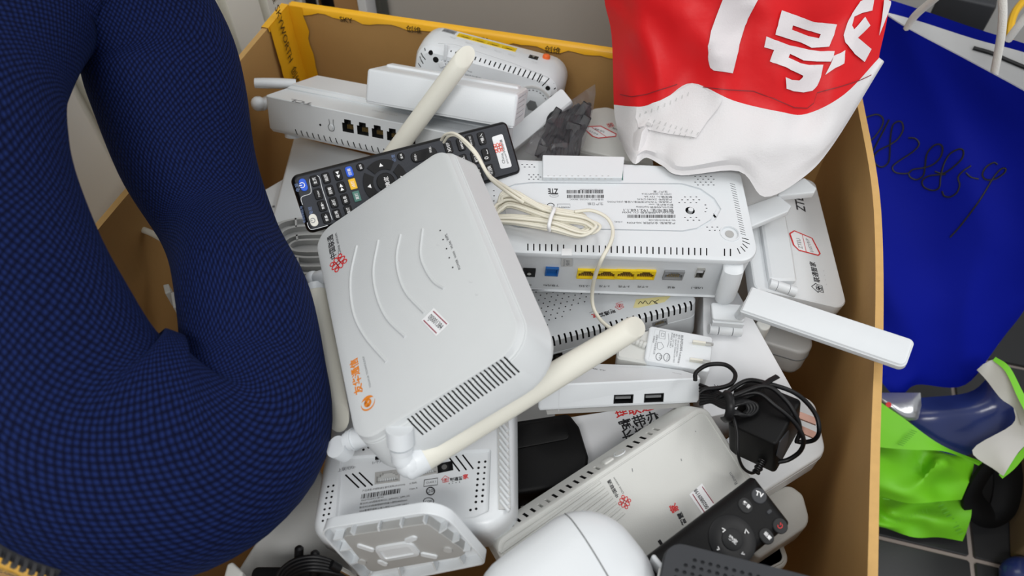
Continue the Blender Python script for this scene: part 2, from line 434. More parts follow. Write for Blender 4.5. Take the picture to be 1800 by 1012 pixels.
    def logo_knot(s, F, c, r, m='ink_red', rot=0, w=.16):
        """interlaced red knot emblem"""
        a = s.uv(F, c); R_ = (s.uv(F, (c[0] + r, c[1])) - a).length; mb = s.P(m, 'emblem'); G = F @ Tr(a.x, a.y, .0002) @ Rz(R(rot)) @ Matrix.Scale(R_, 4)
        for q in range(4):
            H = G @ Rz(q * math.pi / 2)
            mb.ribbon(smoothpath([(-.2, .22, 0), (.3, .22, 0), (.72, .24, 0), (.95, 0, 0), (.72, -.24, 0), (.3, -.22, 0), (-.2, -.22, 0)], 4), w * .85, 0, H)
            mb.ribbon([(.62 + .24 * math.cos(k * math.pi / 7), .62 + .24 * math.sin(k * math.pi / 7)) for k in range(-5, 11)] + [(.22, .5)], w * .85, 0, H)
    def house(s, F, c, r, m='ink_red', rot=0, w=.14):
        a = s.uv(F, c); R_ = (s.uv(F, (c[0] + r, c[1])) - a).length; mb = s.P(m, 'emblem'); G = F @ Tr(a.x, a.y, .0002) @ Rz(R(rot)) @ Matrix.Scale(R_, 4)
        mb.ribbon([(-1, .05), (0, .95), (1, .05), (.72, .02), (.72, -.8), (-.72, -.8), (-.72, .02), (-1, .05)], w, 0, G)
        for q in range(4): mb.ribbon([(.24 * math.cos(k * math.pi / 5), .24 * math.sin(k * math.pi / 5)) for k in range(11)], w * .8, 0, G @ Tr(0, -.2) @ Rz(q * math.pi / 2 + .78) @ Tr(.26, 0))
    def done(s):
        for (m, name), mb in s.pr.items():
            if mb.v:
                o = s.part(mb, name, [m], smooth=0)
                if name == 'scuff_marks': o['kind'] = 'stuff'
        return s
    def body(s, mb, mats=('white', 'cavity_shade'), name='body', smooth=32):
        o = s.part(mb, name, list(mats), smooth=smooth)
        if s.cut0.v: carve(o, s.cut0)
        if s.cut.v: carve(o, s.cut)
        s.bodyo = o; return o

def flat(name, label, cat, pts, z, h, rad, mats=('white', 'cavity_shade'), rt=.002, rb=.002, group=None, body=True):
    """a flat device lying level at height z (top), outline worked out from where its corners are seen"""
    W = [at(x, y, z) for x, y in pts]; c = sum(W, Vector()) / len(W)
    d = Dev.raw(name, label, cat, Tr(c.x, c.y, z - h), group); d.h = h
    d.out = [(p.x - c.x, p.y - c.y) for p in W]; d.rad = rad
    if body: d.body(MB().slab(d.out, rad, prof(h, rt, rb)), mats)
    return d

def cable(name, label, pts, r, m, n=7, parent=None, k=6, closed=False):
    """pts: (x, y, z) with x, y in the photograph and z the height it lies at"""
    P = smoothpath([at(*p) for p in pts], k, closed)
    mb = MB().tube(P, r, n, closed=closed)
    o = mb.build(name, [m], parent, 60)
    if label: tag(o, label, 'cable')
    return o
POSE = {
    'A': {"d": [0.1245, 0.1934, 0.03], "M": [[0.83066, -0.29842, -0.47006, -0.05882], [0.29288, 0.95219, -0.08696, 0.32878], [0.47353, -0.06544, 0.87834, 0.48298]]},
    'B': {"d": [0.184, 0.0456, 0.016], "M": [[0.88961, -0.28127, 0.35982, -0.08515], [0.44914, 0.68165, -0.5776, 0.46296], [-0.08281, 0.67545, 0.73274, 0.47577]]},
    'J': {"d": [0.2249, 0.1008, 0.0555], "M": [[0.99849, 0.0061, 0.05468, 0.08297], [-0.00257, 0.99793, -0.06426, 0.44982], [-0.05496, 0.06402, 0.99643, 0.40138]]},
    'C': {"d": [0.2319, 0.0797, 0.0366], "M": [[0.90183, 0.42979, 0.04443, -0.12028], [-0.4132, 0.82778, 0.37954, 0.58083], [0.12634, -0.36064, 0.92411, 0.40945]]},
    'D': {"d": [0.1352, 0.0551, 0.0296], "M": [[0.97296, 0.18225, 0.14188, -0.05945], [-0.22937, 0.83459, 0.50085, 0.55731], [-0.02713, -0.51985, 0.85383, 0.46591]]},
    'E': {"d": [0.144, 0.131, 0.0576], "M": [[0.96343, 0.18584, -0.19305, -0.02317], [-0.23651, 0.25109, -0.93862, 0.67324], [-0.12596, 0.94995, 0.28587, 0.38953]]},
    'L': {"d": [0.2039, 0.1411, 0.042], "M": [[0.96828, -0.21136, -0.13328, 0.05025], [0.22731, 0.96658, 0.11858, 0.43477], [0.10376, -0.14511, 0.98396, 0.33223]]},
    'M': {"d": [0.0495, 0.0326, 0.028], "M": [[0.97153, 0.23502, -0.03011, 0.12877], [-0.23546, 0.97181, -0.01214, 0.32909], [0.02641, 0.01888, 0.99947, 0.39638]]},
    'N': {"d": [0.1274, 0.042, 0.0197], "M": [[0.98784, -0.15446, 0.01757, 0.07332], [0.11355, 0.79414, 0.59703, 0.29566], [-0.10617, -0.58778, 0.80202, 0.40978]]},
    'P': {"d": [0.0827, 0.1741, 0.0205], "M": [[0.97288, 0.11139, 0.2027, 0.24812], [-0.12966, 0.98839, 0.07917, 0.47592], [-0.19153, -0.10331, 0.97604, 0.37528]]},
    'V': {"d": [0.182, 0.0894, 0.0264], "M": [[0.83412, -0.51539, 0.19651, 0.08077], [0.55083, 0.75973, -0.34553, 0.20411], [0.02879, 0.39646, 0.9176, 0.38301]]},
    'T': {"d": [0.1431, 0.0362, 0.016], "M": [[0.82065, -0.5583, 0.12177, 0.10435], [0.57124, 0.79614, -0.19959, 0.15764], [0.01448, 0.23336, 0.97228, 0.43921]]},
    'U': {"d": [0.0894, 0.0581, 0.03], "M": [[0.94812, 0.30063, -0.1034, 0.12323], [-0.29736, 0.95365, 0.04604, 0.11394], [0.11245, -0.0129, 0.99357, 0.4682]]},
    'X': {"d": [0.135, 0.1258, 0.034], "M": [[0.99263, -0.00084, -0.12114, -0.06192], [0.00839, 0.99805, 0.06183, 0.2431], [0.12086, -0.06239, 0.99071, 0.39415]]},
    'F': {"d": [0.0884, 0.0603, 0.012], "M": [[0.88188, -0.45464, -0.12488, -0.06715], [-0.0331, 0.20453, -0.9783, 0.18033], [0.47032, 0.86687, 0.16532, 0.43306]]},
    'b': {"d": [0.1155, 0.0239, 0.008], "M": [[0.8476, 0.49366, -0.19461, 0.22508], [-0.51339, 0.85566, -0.06546, 0.32061], [0.1342, 0.15539, 0.97869, 0.46044]]},
    'S': {"d": [0.0352, 0.0405, 0.0391], "M": [[0.77947, 0.58679, -0.21932, 0.18116], [-0.58526, 0.80698, 0.07907, 0.25607], [0.22338, 0.06672, 0.97244, 0.41345]]},
    'R': {"d": [0.0611, 0.0417, 0.0345], "M": [[0.97829, 0.1692, 0.11968, 0.23098], [-0.19019, 0.96239, 0.19398, 0.40196], [-0.08235, -0.21253, 0.97368, 0.31223]]},
    'd': {"d": [0.0662, 0.1138, 0.03], "M": [[0.984, 0.03785, 0.17413, -0.18898], [-0.02616, 0.99728, -0.06897, 0.53636], [-0.17626, 0.06331, 0.98231, 0.36966]]},
    'g': {"d": [0.0375, 0.0578, 0.02], "M": [[0.88909, -0.41185, 0.19974, -0.18862], [0.39712, 0.91105, 0.11086, 0.44939], [-0.22763, -0.01925, 0.97356, 0.38824]]},
    'e': {"d": [0.034, 0.0525, 0.02], "M": [[0.94981, -0.2923, -0.11144, -0.21415], [0.2887, 0.95624, -0.04753, 0.50756], [0.12045, 0.01297, 0.99263, 0.37753]]},
    'Y': {"d": [0.0492, 0.0415, 0.04], "M": [[0.97885, -0.2045, 0.00617, 0.0252], [0.20398, 0.97781, 0.04784, 0.25543], [-0.01582, -0.04557, 0.99884, 0.36855]]},
    'O': {"d": [0.16, 0.1388, 0.04], "M": [[0.99769, -0.05852, -0.03439, 0.15691], [0.06613, 0.95233, 0.2978, 0.37043], [0.01533, -0.29939, 0.95401, 0.29744]]},
    'Z': {"d": [0.1024, 0.0455, 0.02], "M": [[0.97126, -0.14428, 0.18931, 0.09834], [0.20061, 0.92426, -0.32482, 0.28909], [-0.12811, 0.35346, 0.92664, 0.35401]]},
    'q': {"d": [0.0795, 0.0327, 0.0321], "M": [[0.89052, -0.4169, -0.18214, 0.19216], [0.40986, 0.90893, -0.07655, 0.25004], [0.19746, -0.00648, 0.98029, 0.36523]]},
    'r': {"d": [0.0622, 0.031, 0.022], "M": [[0.9664, -0.25273, 0.04678, 0.1795], [0.25685, 0.94283, -0.21237, 0.21545], [0.00957, 0.21725, 0.97607, 0.36001]]},
    's': {"d": [0.0595, 0.0223, 0.018], "M": [[0.98561, -0.1675, -0.02267, 0.16569], [0.16513, 0.98282, -0.08251, 0.19016], [0.0361, 0.07758, 0.99633, 0.35253]]},
    'c': {"d": [0.0635, 0.1905, 0.03], "M": [[0.96483, -0.25873, 0.04651, -0.1589], [0.12817, 0.61746, 0.77609, 0.16942], [-0.22951, -0.74283, 0.6289, 0.38012]]},
}
# ============================================================ the setting
def struct(name, mb, m, smooth=0):
    o = mb.build(name, m, None, smooth); o['kind'] = 'structure'; return o
YAW = R(-14.5)
BX = Vector((math.cos(YAW), math.sin(YAW), 0)); BY = Vector((-math.sin(YAW), math.cos(YAW), 0))
RIM = .45
# floor: dark tiles with pale joints, laid from the crossing seen in front of the green bag
g0 = at(1709, 982, 0); g1 = at(1540, 942, 0); gx = (g1 - g0).normalized(); gy = Vector((gx.y, -gx.x, 0))
fl = struct('floor', MB().box(-2.2, 2.6, -1.6, 2.2, -.03, -.004, 0), ['grout'])
TS = .30
tmesh = MB().rslab(TS - .006, TS - .006, .002, prof(.006, .001, .0005, 1), seg=1).mesh('tile', ['floor_tile'], 0)
for i in range(-4, 5):
    for j in range(-4, 6):
        p = g0 + gx * (TS * (i + .5)) + gy * (TS * (j + .5))
        if -1.3 < p.x < 1.5 and -.7 < p.y < 1.3:
            o = bpy.data.objects.new('tile', tmesh); COL.objects.link(o); o.parent = fl
            o.location = (p.x, p.y, -.006); o.rotation_euler = (0, 0, math.atan2(gx.y, gx.x))
# box corners (outer), from the rim line
bl = at(505, 9, RIM); lm = at(230, 335, RIM); lv = (lm - bl).normalized()
fa = at(0, 962, RIM); fb = at(152, 1012, RIM); fv = (fb - fa).normalized()
def isec(p, u, q, v):
    k = u.x * v.y - u.y * v.x; t = ((q - p).x * v.y - (q - p).y * v.x) / k; return p + u * t
FLc = isec(bl, lv, fa, fv)
br0 = at(1075, 92, RIM); bv = (br0 - bl).normalized()
rpts = [at(x, y, RIM) for x, y in ((1510, 200), (1527, 290), (1536, 370), (1539, 480), (1537, 620), (1531, 770), (1525, 1012))]
BRc = isec(bl, bv, rpts[0], (rpts[0] - rpts[1]).normalized())
FRc = isec(fa, fv, rpts[-1], (rpts[-1] - rpts[-2]).normalized())
# grey ribbed panel wall beyond the box
wp = bl - BX * .035; wn = Vector((-lv.y, lv.x, 0))
def leftwall():
    mb = MB(); P0 = bl + lv * 1.3; out = Vector((lv.y, -lv.x, 0))
    if out.dot(BX) > 0: out = -out
    a = bl + out * .09 - lv * .75; L = 2.0
    M = Matrix(((lv.x, out.x, 0, a.x), (lv.y, out.y, 0, a.y), (0, 0, 1, 0), (0, 0, 0, 1)))
    mb.box(0, L, .012, .04, 0, 1.5, 0, M)
    x = 0
    while x < L:
        mb.box(x, x + .058, 0, .012, 0, 1.5, 0, M); x += .075
    return struct('wall_left', mb, ['panel_grey'])
leftwall()
struct('wall_back', MB().box(-1.2, 2.2, 1.22, 1.3, 0, 1.5), ['wall_grey'])

# ============================================================ cardboard box
box = thing('cardboard_box', 'big open brown cardboard box full of white routers, yellow tape along its rim', 'box', Tr(0, 0, 0))
cen = (bl + BRc + FLc + FRc) / 4
def wallpanel(path, flip, th=.006, name='side_panel', z0=.004, lean=0):
    P = [Vector((p.x, p.y, 0)) for p in path]; mb = MB(); n = len(P); rings = []
    hs = [z0, .15, .3, .40, .444, RIM]
    for i, p in enumerate(P):
        t = (P[min(i + 1, n - 1)] - P[max(i - 1, 0)]).normalized(); o = Vector((t.y, -t.x, 0))
        if o.dot(p - Vector((cen.x, cen.y, 0))) < 0: o = -o
        col = []
        for z in hs: col.append(p + o * (.014 * math.sin(min(1, z / RIM) * math.pi) * math.sin(math.pi * i / (n - 1)) ** .5) + Vector((0, 0, z)))
        col2 = [q + o * th for q in col]
        rings.append(col + col2[::-1])
    mb.loft(rings, 0)
    # the cut top edge is a paler strip
    for k, f in enumerate(mb.f):
        if len(f) == 4 and all(abs(mb.v[i][2] - RIM) < 1e-6 for i in f): mb.m[k] = 1
    return mb.build(name, ['cardboard', 'cardboard_edge'], box, 40)
def line(a, b, n): return [a.lerp(b, i / n) for i in range(n + 1)]
wallpanel(line(bl, BRc, 8), 0); wallpanel(line(FLc, bl, 8), 0); wallpanel(line(FLc, FRc, 8), 0)
wallpanel(smoothpath([BRc] + rpts + [FRc], 3), 0)
b_ = MB(); b_.add([p.xy.to_3d() + Vector((0, 0, z)) for z in (.002, .008) for p in (bl, FLc, FRc, BRc)], [(0, 1, 2, 3), (7, 6, 5, 4), (0, 4, 5, 1), (1, 5, 6, 2), (2, 6, 7, 3), (3, 7, 4, 0)])
b_.build('bottom_panel', ['cardboard'], box, 0)
def tape_strip(name, quadfn, nu, nv, jag=None):
    mb = MB(); vs = []; fs = []
    for j in range(nv + 1):
        for i in range(nu + 1): vs.append(quadfn(i / nu, j / nv))
    for j in range(nv):
        for i in range(nu): a = j * (nu + 1) + i; fs.append((a, a + 1, a + nu + 2, a + nu + 1))
    mb.add(vs, fs); return mb.build(name, ['tape'], box, 60)
inn = Vector((bv.y, -bv.x, 0));  inn = inn if inn.dot(cen - bl) > 0 else -inn     # into the box from the rear wall
linn = Vector((lv.y, -lv.x, 0)); linn = linn if linn.dot(cen - bl) > 0 else -linn
rl = (BRc - bl).length
def rear_rim(u, v):   # strip folded over the rear rim, ragged lower edge
    rag = .006 + .006 * noise.noise(Vector((u * 23, 0, 0))) + (.003 * noise.noise(Vector((u * 90, 3, 0))))
    if u > .66: rag *= .55
    prof_ = [(-.0072, -.02), (-.0072, .0), (-.0066, .0012), (.0, .0012), (.0012, .0), (.0012 + .001, -max(.003, rag))]
    o, z = prof_[round(v * 5)]
    return bl + bv * (rl * (u * .985 + .004)) + inn * o + Vector((0, 0, z))
tape_strip('tape', rear_rim, 70, 5)
def corner_tape(u, v):  # strip down the inside of the corner, mostly on the side wall
    wob = .0012 * noise.noise(Vector((v * 30, u * 4, 1)))
    s = .044 * (1 - u) - .016 * u
    z = .0012 - v * .25
    e = .006 * noise.noise(Vector((v * 22, 9, 0))) * (u > .9)
    if s > 0: return bl + lv * s + linn * (.0022 + wob) + Vector((0, 0, z))
    return bl + bv * (-s + e) + inn * (.0022 + wob) + linn * .0022 + Vector((0, 0, z))
tape_strip('tape', corner_tape, 10, 26)
def corner_over(u, v):
    s = .046 - u * .046; a = v
    pr_ = [(.0016, -.004), (.0012, .0012), (-.0066, .0013), (-.0075, -.002), (-.0078, -.03)]
    o, z = pr_[round(v * 4)]
    return bl + lv * s + linn * o + Vector((0, 0, z))
tape_strip('tape', corner_over, 6, 4)
fin = Vector((fv.y, -fv.x, 0)); fin = fin if fin.dot(cen - fa) < 0 else -fin       # out of the front wall, towards the viewer
fd = (fb - fa).normalized(); fo = FLc.copy()
fl_len = .30
def front_tape(u, v):
    pr_ = [(.0012 - .0072 * 0, -.01), (-.001, .0012), (.0062, .0014), (.0075, -.004), (.0082, -.036 - .006 * u)]
    o, z = pr_[round(v * 4)]
    return fo + fd * (u * (fb - fo).length * 1.06) + fin * o + Vector((0, 0, z))
tape_strip('tape', front_tape, 20, 4)
# lettering on the tape
def flat_text(t, o, ux, uy, size, m, parent, name='lettering', bold=.01):
    vs, fs, W = glyphs(t, bold); M = Matrix.Identity(4); n = ux.cross(uy)
    for r_ in range(3): M[r_][0] = ux[r_] * size; M[r_][1] = uy[r_] * size; M[r_][2] = n[r_]; M[r_][3] = o[r_]
    return MB().add(vs, fs, 0, M).build(name, [m], parent, 0)
zd = Vector((0, 0, -1))
o0 = bl + lv * .030 + linn * .0030 + Vector((0, 0, RIM * 0 - .002))
for k in range(3):   # reads down the corner strip
    flat_text('创维 SKYWORTH', o0 + zd * (.004 + k * .105 - .05) + linn * (.0016), zd, -lv if False else (zd.cross(linn) * -1), .0125, 'tape_ink', box)
for k in range(7):   # broken characters along the rear rim
    flat_text('创维' if k % 2 else 'SKY', bl + bv * (.06 + k * .075) + inn * .0022 + Vector((0, 0, -.009)), bv, Vector((0, 0, 1)), .0085, 'tape_ink', box)
for k, t in enumerate(('创维', 'SKYWORTH', '创维')):
    flat_text(t, fb - fd * (.055 + .075 * k - (.0 if k else 0)) + fin * .0092 + Vector((0, 0, -.018)), -fd, Vector((0, 0, -1)), .012, 'tape_ink', box)

# ============================================================ navy ring cushion
cu = thing('ring_cushion', 'large navy blue knitted ring cushion with a zip, standing over the open box', 'cushion', Tr(0, 0, 0))
def cushion():
    K = [  # centre in the photograph, distance, half width
        (14, -34, .50, 172), (170, -62, .53, 145), (265, 55, .56, 134), (297, 150, .57, 133), (332, 280, .575, 118), (385, 400, .57, 101),
        (428, 510, .525, 114), (446, 640, .512, 127), (426, 752, .49, 159), (295, 800, .462, 212), (116, 736, .438, 224), (28, 555, .43, 186), (-40, 400, .425, 180), (-82, 250, .425, 180), (-84, 100, .45, 186)]
    pts = [dep(x, y, t) for x, y, t, r in K]; rad = [r * t / FPX for x, y, t, r in K]
    k = 8; P = smoothpath(pts, k, True); n = len(K)
    RR = []
    rv = [Vector((r, 0, 0)) for r in rad]; RR = [v.x for v in smoothpath(rv, k, True)]
    c = sum(P, Vector()) / len(P)
    nrm = Vector()
    for i in range(len(P)): nrm += (P[i - 1] - c).cross(P[i] - c)
    nrm.normalize()
    if nrm.dot(CP - c) < 0: nrm = -nrm
    N = 40; mb = MB(); rings = []; L = len(P); acc = 0; vv = [0]
    for i in range(L):
        t = (P[(i + 1) % L] - P[i - 1]).normalized(); w = (nrm - t * nrm.dot(t)).normalized(); u = t.cross(w)
        q = []
        for a in range(N):
            th = 2 * math.pi * a / N; ca, sa = math.cos(th), math.sin(th)
            ex = .86
            x = math.copysign(abs(ca) ** ex, ca); y = math.copysign(abs(sa) ** ex, sa)
            q.append(P[i] + u * (x * RR[i]) + w * (y * RR[i] * .78))
        rings.append(q)
        acc += (P[(i + 1) % L] - P[i]).length; vv.append(acc)
    mb.loft(rings, 0, closed=True)
    me = mb.mesh('cover', ['navy_knit'], 0)
    me.polygons.foreach_set('use_smooth', [True] * len(me.polygons))
    uvl = me.uv_layers.new(name='UVMap'); cell = .0031
    circ = 2 * math.pi * sum(RR) / len(RR) * .9
    for p in me.polygons:
        i, a = divmod(p.index, N)
        cor = [(i, a), (i, a + 1), (i + 1, a + 1), (i + 1, a)]
        for l, (ii, aa) in zip(p.loop_indices, cor): uvl.data[l].uv = (aa / N * round(circ / cell), vv[ii] / cell)
    o = bpy.data.objects.new('cover', me); COL.objects.link(o); o.parent = cu
    # zip along the under edge, towards the viewer
    zp = []
    for i in range(L):
        x, y = px(P[i])
        t = (P[(i + 1) % L] - P[i - 1]).normalized(); w = (nrm - t * nrm.dot(t)).normalized(); u = t.cross(w)
        if (u).dot(P[i] - c) < 0: u = -u
        zp.append(P[i] + u * (RR[i] * .985) + w * (RR[i] * .05))
    i0 = 8 * 9 + 4; seq = [zp[i % L] for i in range(i0, i0 + 26)]
    seq = smoothpath(seq[::2], 3)
    mbz = MB().tube(seq, .0042, 8); z = mbz.build('zip', ['navy_black'], cu, 60)
    teeth = MB(); d = 0
    fine = smoothpath(seq, 4); last = fine[0]
    for i in range(1, len(fine) - 1):
        d += (fine[i] - fine[i - 1]).length
        if d > .0034:
            d = 0; t = (fine[i + 1] - fine[i]).normalized(); up = (fine[i] - c).normalized()
            M = Matrix((*zip(t, up, t.cross(up), fine[i]), (0, 0, 0, 1))) if False else Matrix(((t.x, up.x, t.cross(up).x, fine[i].x), (t.y, up.y, t.cross(up).y, fine[i].y), (t.z, up.z, t.cross(up).z, fine[i].z), (0, 0, 0, 1)))
            teeth.box(-.0011, .0011, -.002, .0062, -.004, .004, 0, M)
    tt = teeth.build('zip_teeth', ['navy_black'], z, 0); tt['kind'] = 'stuff'
cushion()

# ============================================================ printed carrier bag in red and white
def interp_net(net, ku, kv):
    rows = [smoothpath(r, ku) for r in net]
    cols = [smoothpath([r[i] for r in rows], kv) for i in range(len(rows[0]))]
    return [[cols[i][j] for i in range(len(cols))] for j in range(len(cols[0]))]
def sheet(grid, back=None):
    """closed skin from a front grid and a back grid"""
    h, w = len(grid), len(grid[0]); vs = [p for r in grid for p in r]; fs = []
    for j in range(h - 1):
        for i in range(w - 1): a = j * w + i; fs.append((a, a + w, a + w + 1, a + 1))
    return vs, fs
def cast_patch(tree, poly, step, m, off, holes=()):
    """points of a printed shape laid on the cloth it is printed on"""
    xs = [p[0] for p in poly]; ys = [p[1] for p in poly]
    P = []; E = []
    def addloop(pl):
        b = len(P); k = 0
        for i in range(len(pl)):
            a, c = Vector(pl[i]), Vector(pl[(i + 1) % len(pl)]); n = max(1, int((c - a).length / step))
            for j in range(n): P.append(a.lerp(c, j / n)); k += 1
        E.extend([(b + i, b + (i + 1) % k) for i in range(k)])
    addloop(poly)
    for hl in holes: addloop(hl)
    def inside(p, pl):
        c = False
        for i in range(len(pl)):
            a, b = pl[i - 1], pl[i]
            if (a[1] > p[1]) != (b[1] > p[1]) and p[0] < (b[0] - a[0]) * (p[1] - a[1]) / (b[1] - a[1]) + a[0]: c = not c
        return c
    y = min(ys) + step / 2
    while y < max(ys):
        x = min(xs) + step / 2
        while x < max(xs):
            if inside((x, y), poly) and not any(inside((x, y), h) for h in holes): P.append(Vector((x, y)))
            x += step
        y += step
    V, _, F, *_r2 = delaunay_2d_cdt(P, E, [], 0, 1e-4)
    out = []; ok = []
    for v in V:
        h = tree.ray_cast(CP, ray(v.x, v.y).normalized())
        if h[0] is None: out.append(Vector()); ok.append(False)
        else:
            nn = h[1] if h[1].dot(CP - h[0]) > 0 else -h[1]
            out.append(h[0] + nn * off); ok.append(True)
    fs = []
    for f in F:
        c = sum((V[i] for i in f), Vector((0, 0))) / len(f)
        if inside(c, poly) and not any(inside(c, h) for h in holes) and all(ok[i] for i in f): fs.append(f[::-1])
    return out, fs

rb = thing('carrier_bag', 'red and white non-woven carrier bag with white printed characters, on the routers', 'bag', Tr(0, 0, 0))
def redbag():
    rows = [
        [(1050, -170), (1085, -168), (1130, -168), (1170, -168), (1215, -170), (1300, -172), (1380, -172), (1450, -170), (1520, -170), (1592, -170)],
        [(1061, -10), (1092, -10), (1130, -8), (1170, -8), (1218, -10), (1300, -10), (1380, -10), (1448, -8), (1512, -10), (1567, -12)],
        [(1075, 62), (1101, 62), (1134, 65), (1170, 62), (1217, 60), (1300, 60), (1375, 70), (1437, 70), (1502, 52), (1557, 46)],
        [(1079, 184), (1110, 187), (1135, 186), (1172, 171), (1217, 146), (1290, 177), (1370, 196), (1418, 200), (1484, 166), (1545, 102)],
        [(1084, 222), (1113, 245), (1136, 242), (1168, 246), (1206, 262), (1298, 248), (1358, 275), (1410, 262), (1470, 226), (1552, 106)],
        [(1088, 244), (1113, 287), (1136, 277), (1164, 291), (1197, 308), (1299, 301), (1344, 346), (1413, 311), (1466, 252), (1554, 109)]]
    D = [[.655, .64, .625, .615, .605, .598, .596, .60, .61, .62],
         [.69, .672, .652, .638, .628, .62, .618, .624, .634, .645],
         [.705, .682, .664, .652, .642, .634, .63, .640, .640, .648],
         [.715, .690, .682, .672, .664, .652, .645, .655, .650, .655],
         [.710, .680, .676, .667, .658, .652, .648, .654, .657, .655],
         [.710, .668, .672, .664, .657, .656, .656, .660, .664, .658]]
    net = [[dep(x, y, D[j][i]) for i, (x, y) in enumerate(r)] for j, r in enumerate(rows)]
    # two more columns at each side so that the skin turns round the edge
    ku, kv = 6, 5
    g = interp_net(net, ku, kv)
    for j, r in enumerate(g):      # creases
        for i, p in enumerate(r):
            e = min(i, len(r) - 1 - i) / 8
            a = .0045 * noise.noise(p * 17) + .003 * noise.noise(p * 45)
            c = .004 * (1 - abs(noise.noise(Vector((p.x * 14 + p.z * 11, p.z * 16 - p.x * 6, 4)))) * 3)
            if j < 3 * kv: a += .0045 * (1 - abs(noise.noise(Vector((p.x * 26 + p.z * 17, p.z * 24 - p.x * 13, 8)))) * 3) * max(0, 1 - i / 26)
            r[i] = p + (CP - p).normalized() * ((a + c * 1.5) * min(1, e) * (j < len(g) - 2))
    B = []
    h, w = len(g), len(g[0])
    cenx = sum((p for p in g[h // 2]), Vector()) / w
    for j, r in enumerate(g):
        q = []
        for i, p in enumerate(r):
            s = i / (w - 1); bul = math.sin(math.pi * s) ** .5
            zf = min(1, (h - 1 - j) / 6)
            q.append(p + (BY * .085 + Vector((0, 0, .012))) * bul * (.45 + .55 * zf) + Vector((0, 0, .02)) * bul * (1 - zf))
        B.append(q)
    mb = MB(); vs = []; idx = {}
    loops = []
    for j in range(h): loops.append(g[j] + B[j][-2:0:-1])
    n = len(loops[0]); red_rows = 3 * kv
    for j in range(h):
        for p in loops[j]: vs.append(p)
    fs = []; ms = []
    for j in range(h - 1):
        for k in range(n): fs.append((j * n + k, (j + 1) * n + k, (j + 1) * n + (k + 1) % n, j * n + (k + 1) % n)); ms.append(0 if j < red_rows else 1)
    mb.v = [tuple(v) for v in vs]; mb.f = [list(f) for f in fs]; mb.m = ms
    # underside: bridge front hem to back hem
    b = (h - 1) * n
    for i in range(w - 1):
        bi = n - i if i else 0
        f = [b + i, b + (n - i) % n, b + (n - i - 1) % n, b + i + 1]
        f2 = list(dict.fromkeys(f))
        if len(f2) > 2: mb.f.append(f2); mb.m.append(1)
    o = mb.build('bag_body', ['bag_red', 'bag_white'], rb, 50)
    me = o.data
    tree = BVHTree.FromPolygons([v.co[:] for v in me.vertices], [p.vertices[:] for p in me.polygons])
    def pr(poly, name='lettering', m='bag_print', holes=(), off=.0017, step=6):
        v, f = cast_patch(tree, poly, step, m, off, holes); MB().add(v, f).build(name, [m], rb, 60)
    # printed shapes, as they lie on the bag
    pr([(1290, -60), (1270, 0), (1258, 30), (1249, 55), (1245, 80), (1247, 105), (1250, 118), (1256, 123), (1287, 128), (1292, 108), (1300, 78), (1310, 45), (1320, 22), (1332, 0), (1352, -60)])
    c3 = lambda *p: [(1050 + x / 4, y / 4) for x, y in p]
    pr(c3((1290, 72), (1420, 118), (1520, 150), (1680, 172), (1660, 250), (1628, 330), (1500, 338), (1420, 300), (1250, 244), (1268, 150)), holes=[c3((1365, 178), (1450, 205), (1565, 240), (1552, 268), (1470, 252), (1358, 208))])
    pr(c3((1188, 256), (1340, 318), (1480, 352), (1560, 362), (1668, 362), (1660, 400), (1640, 436), (1540, 436), (1440, 428), (1380, 398), (1345, 382), (1336, 408), (1420, 448), (1480, 460), (1584, 458), (1568, 540), (1545, 602), (1510, 636), (1440, 648), (1370, 640), (1326, 620), (1318, 540), (1360, 560), (1410, 564), (1432, 545), (1440, 530), (1330, 480), (1212, 430), (1240, 350), (1172, 330)))
    c4 = lambda *p: [(1350 + x / 4, y / 4) for x, y in p]
    pr(c4((735, 0), (722, 78), (650, 95), (600, 120), (585, 180), (600, 208), (672, 122), (708, 180), (622, 266), (716, 345), (668, 436), (600, 380), (540, 300), (528, 250), (556, 160), (600, 70), (640, 10), (660, 0)))
    pr(c4((508, 375), (540, 355), (530, 446), (470, 480), (400, 528), (440, 450), (462, 395)))
    pr(c4((805, 0), (862, 0), (835, 90), (800, 180), (770, 250), (790, 130)))
    # dark printed rule near the foot of the red field
    def rule(pts, wd=1.3):
        up = [(x, y - wd) for x, y in pts]; dn = [(x, y + wd) for x, y in pts][::-1]; pr(up + dn, 'printed_rule', 'ink_dkred', (), .0012, 8)
    rule([(1092, 166), (1112, 170), (1138, 166), (1165, 156), (1190, 148)], .8)
    rule([(1236, 153), (1280, 158), (1325, 160), (1360, 173), (1395, 189), (1418, 190), (1430, 181), (1436, 164)], .8)
    rule([(1436, 163), (1470, 154), (1505, 143), (1530, 132)], .8)
    # folded-over corner on the white foot with its stitching
    fl = [(1120, 190), (1140, 185), (1170, 172), (1217, 147), (1246, 160), (1270, 174), (1262, 192), (1243, 215), (1224, 243), (1180, 237), (1140, 229), (1124, 226), (1119, 208)]
    v, f = cast_patch(tree, fl, 9, '', .0016); MB().add(v, f).build('folded_corner', ['bag_white'], rb, 60)
    st = MB()
    def stitch(x0, y0, x1, y1, n, lx, ly):
        for i in range(n):
            t = i / (n - 1); x = x0 + (x1 - x0) * t; y = y0 + (y1 - y0) * t
            v, f = cast_patch(tree, [(x - .7, y), (x + .7, y), (x + .7 + lx, y + ly), (x - .7 + lx, y + ly)], 20, '', .0022); st.add(v, f)
    stitch(1127, 200, 1211, 163, 9, -1.5, 7); stitch(1144, 209, 1228, 234, 10, -3, 5); stitch(1140, 217, 1216, 241, 9, -3, 5)
    st.build('stitching', ['ink_light' if False else 'greywhite'], rb, 0)
redbag()

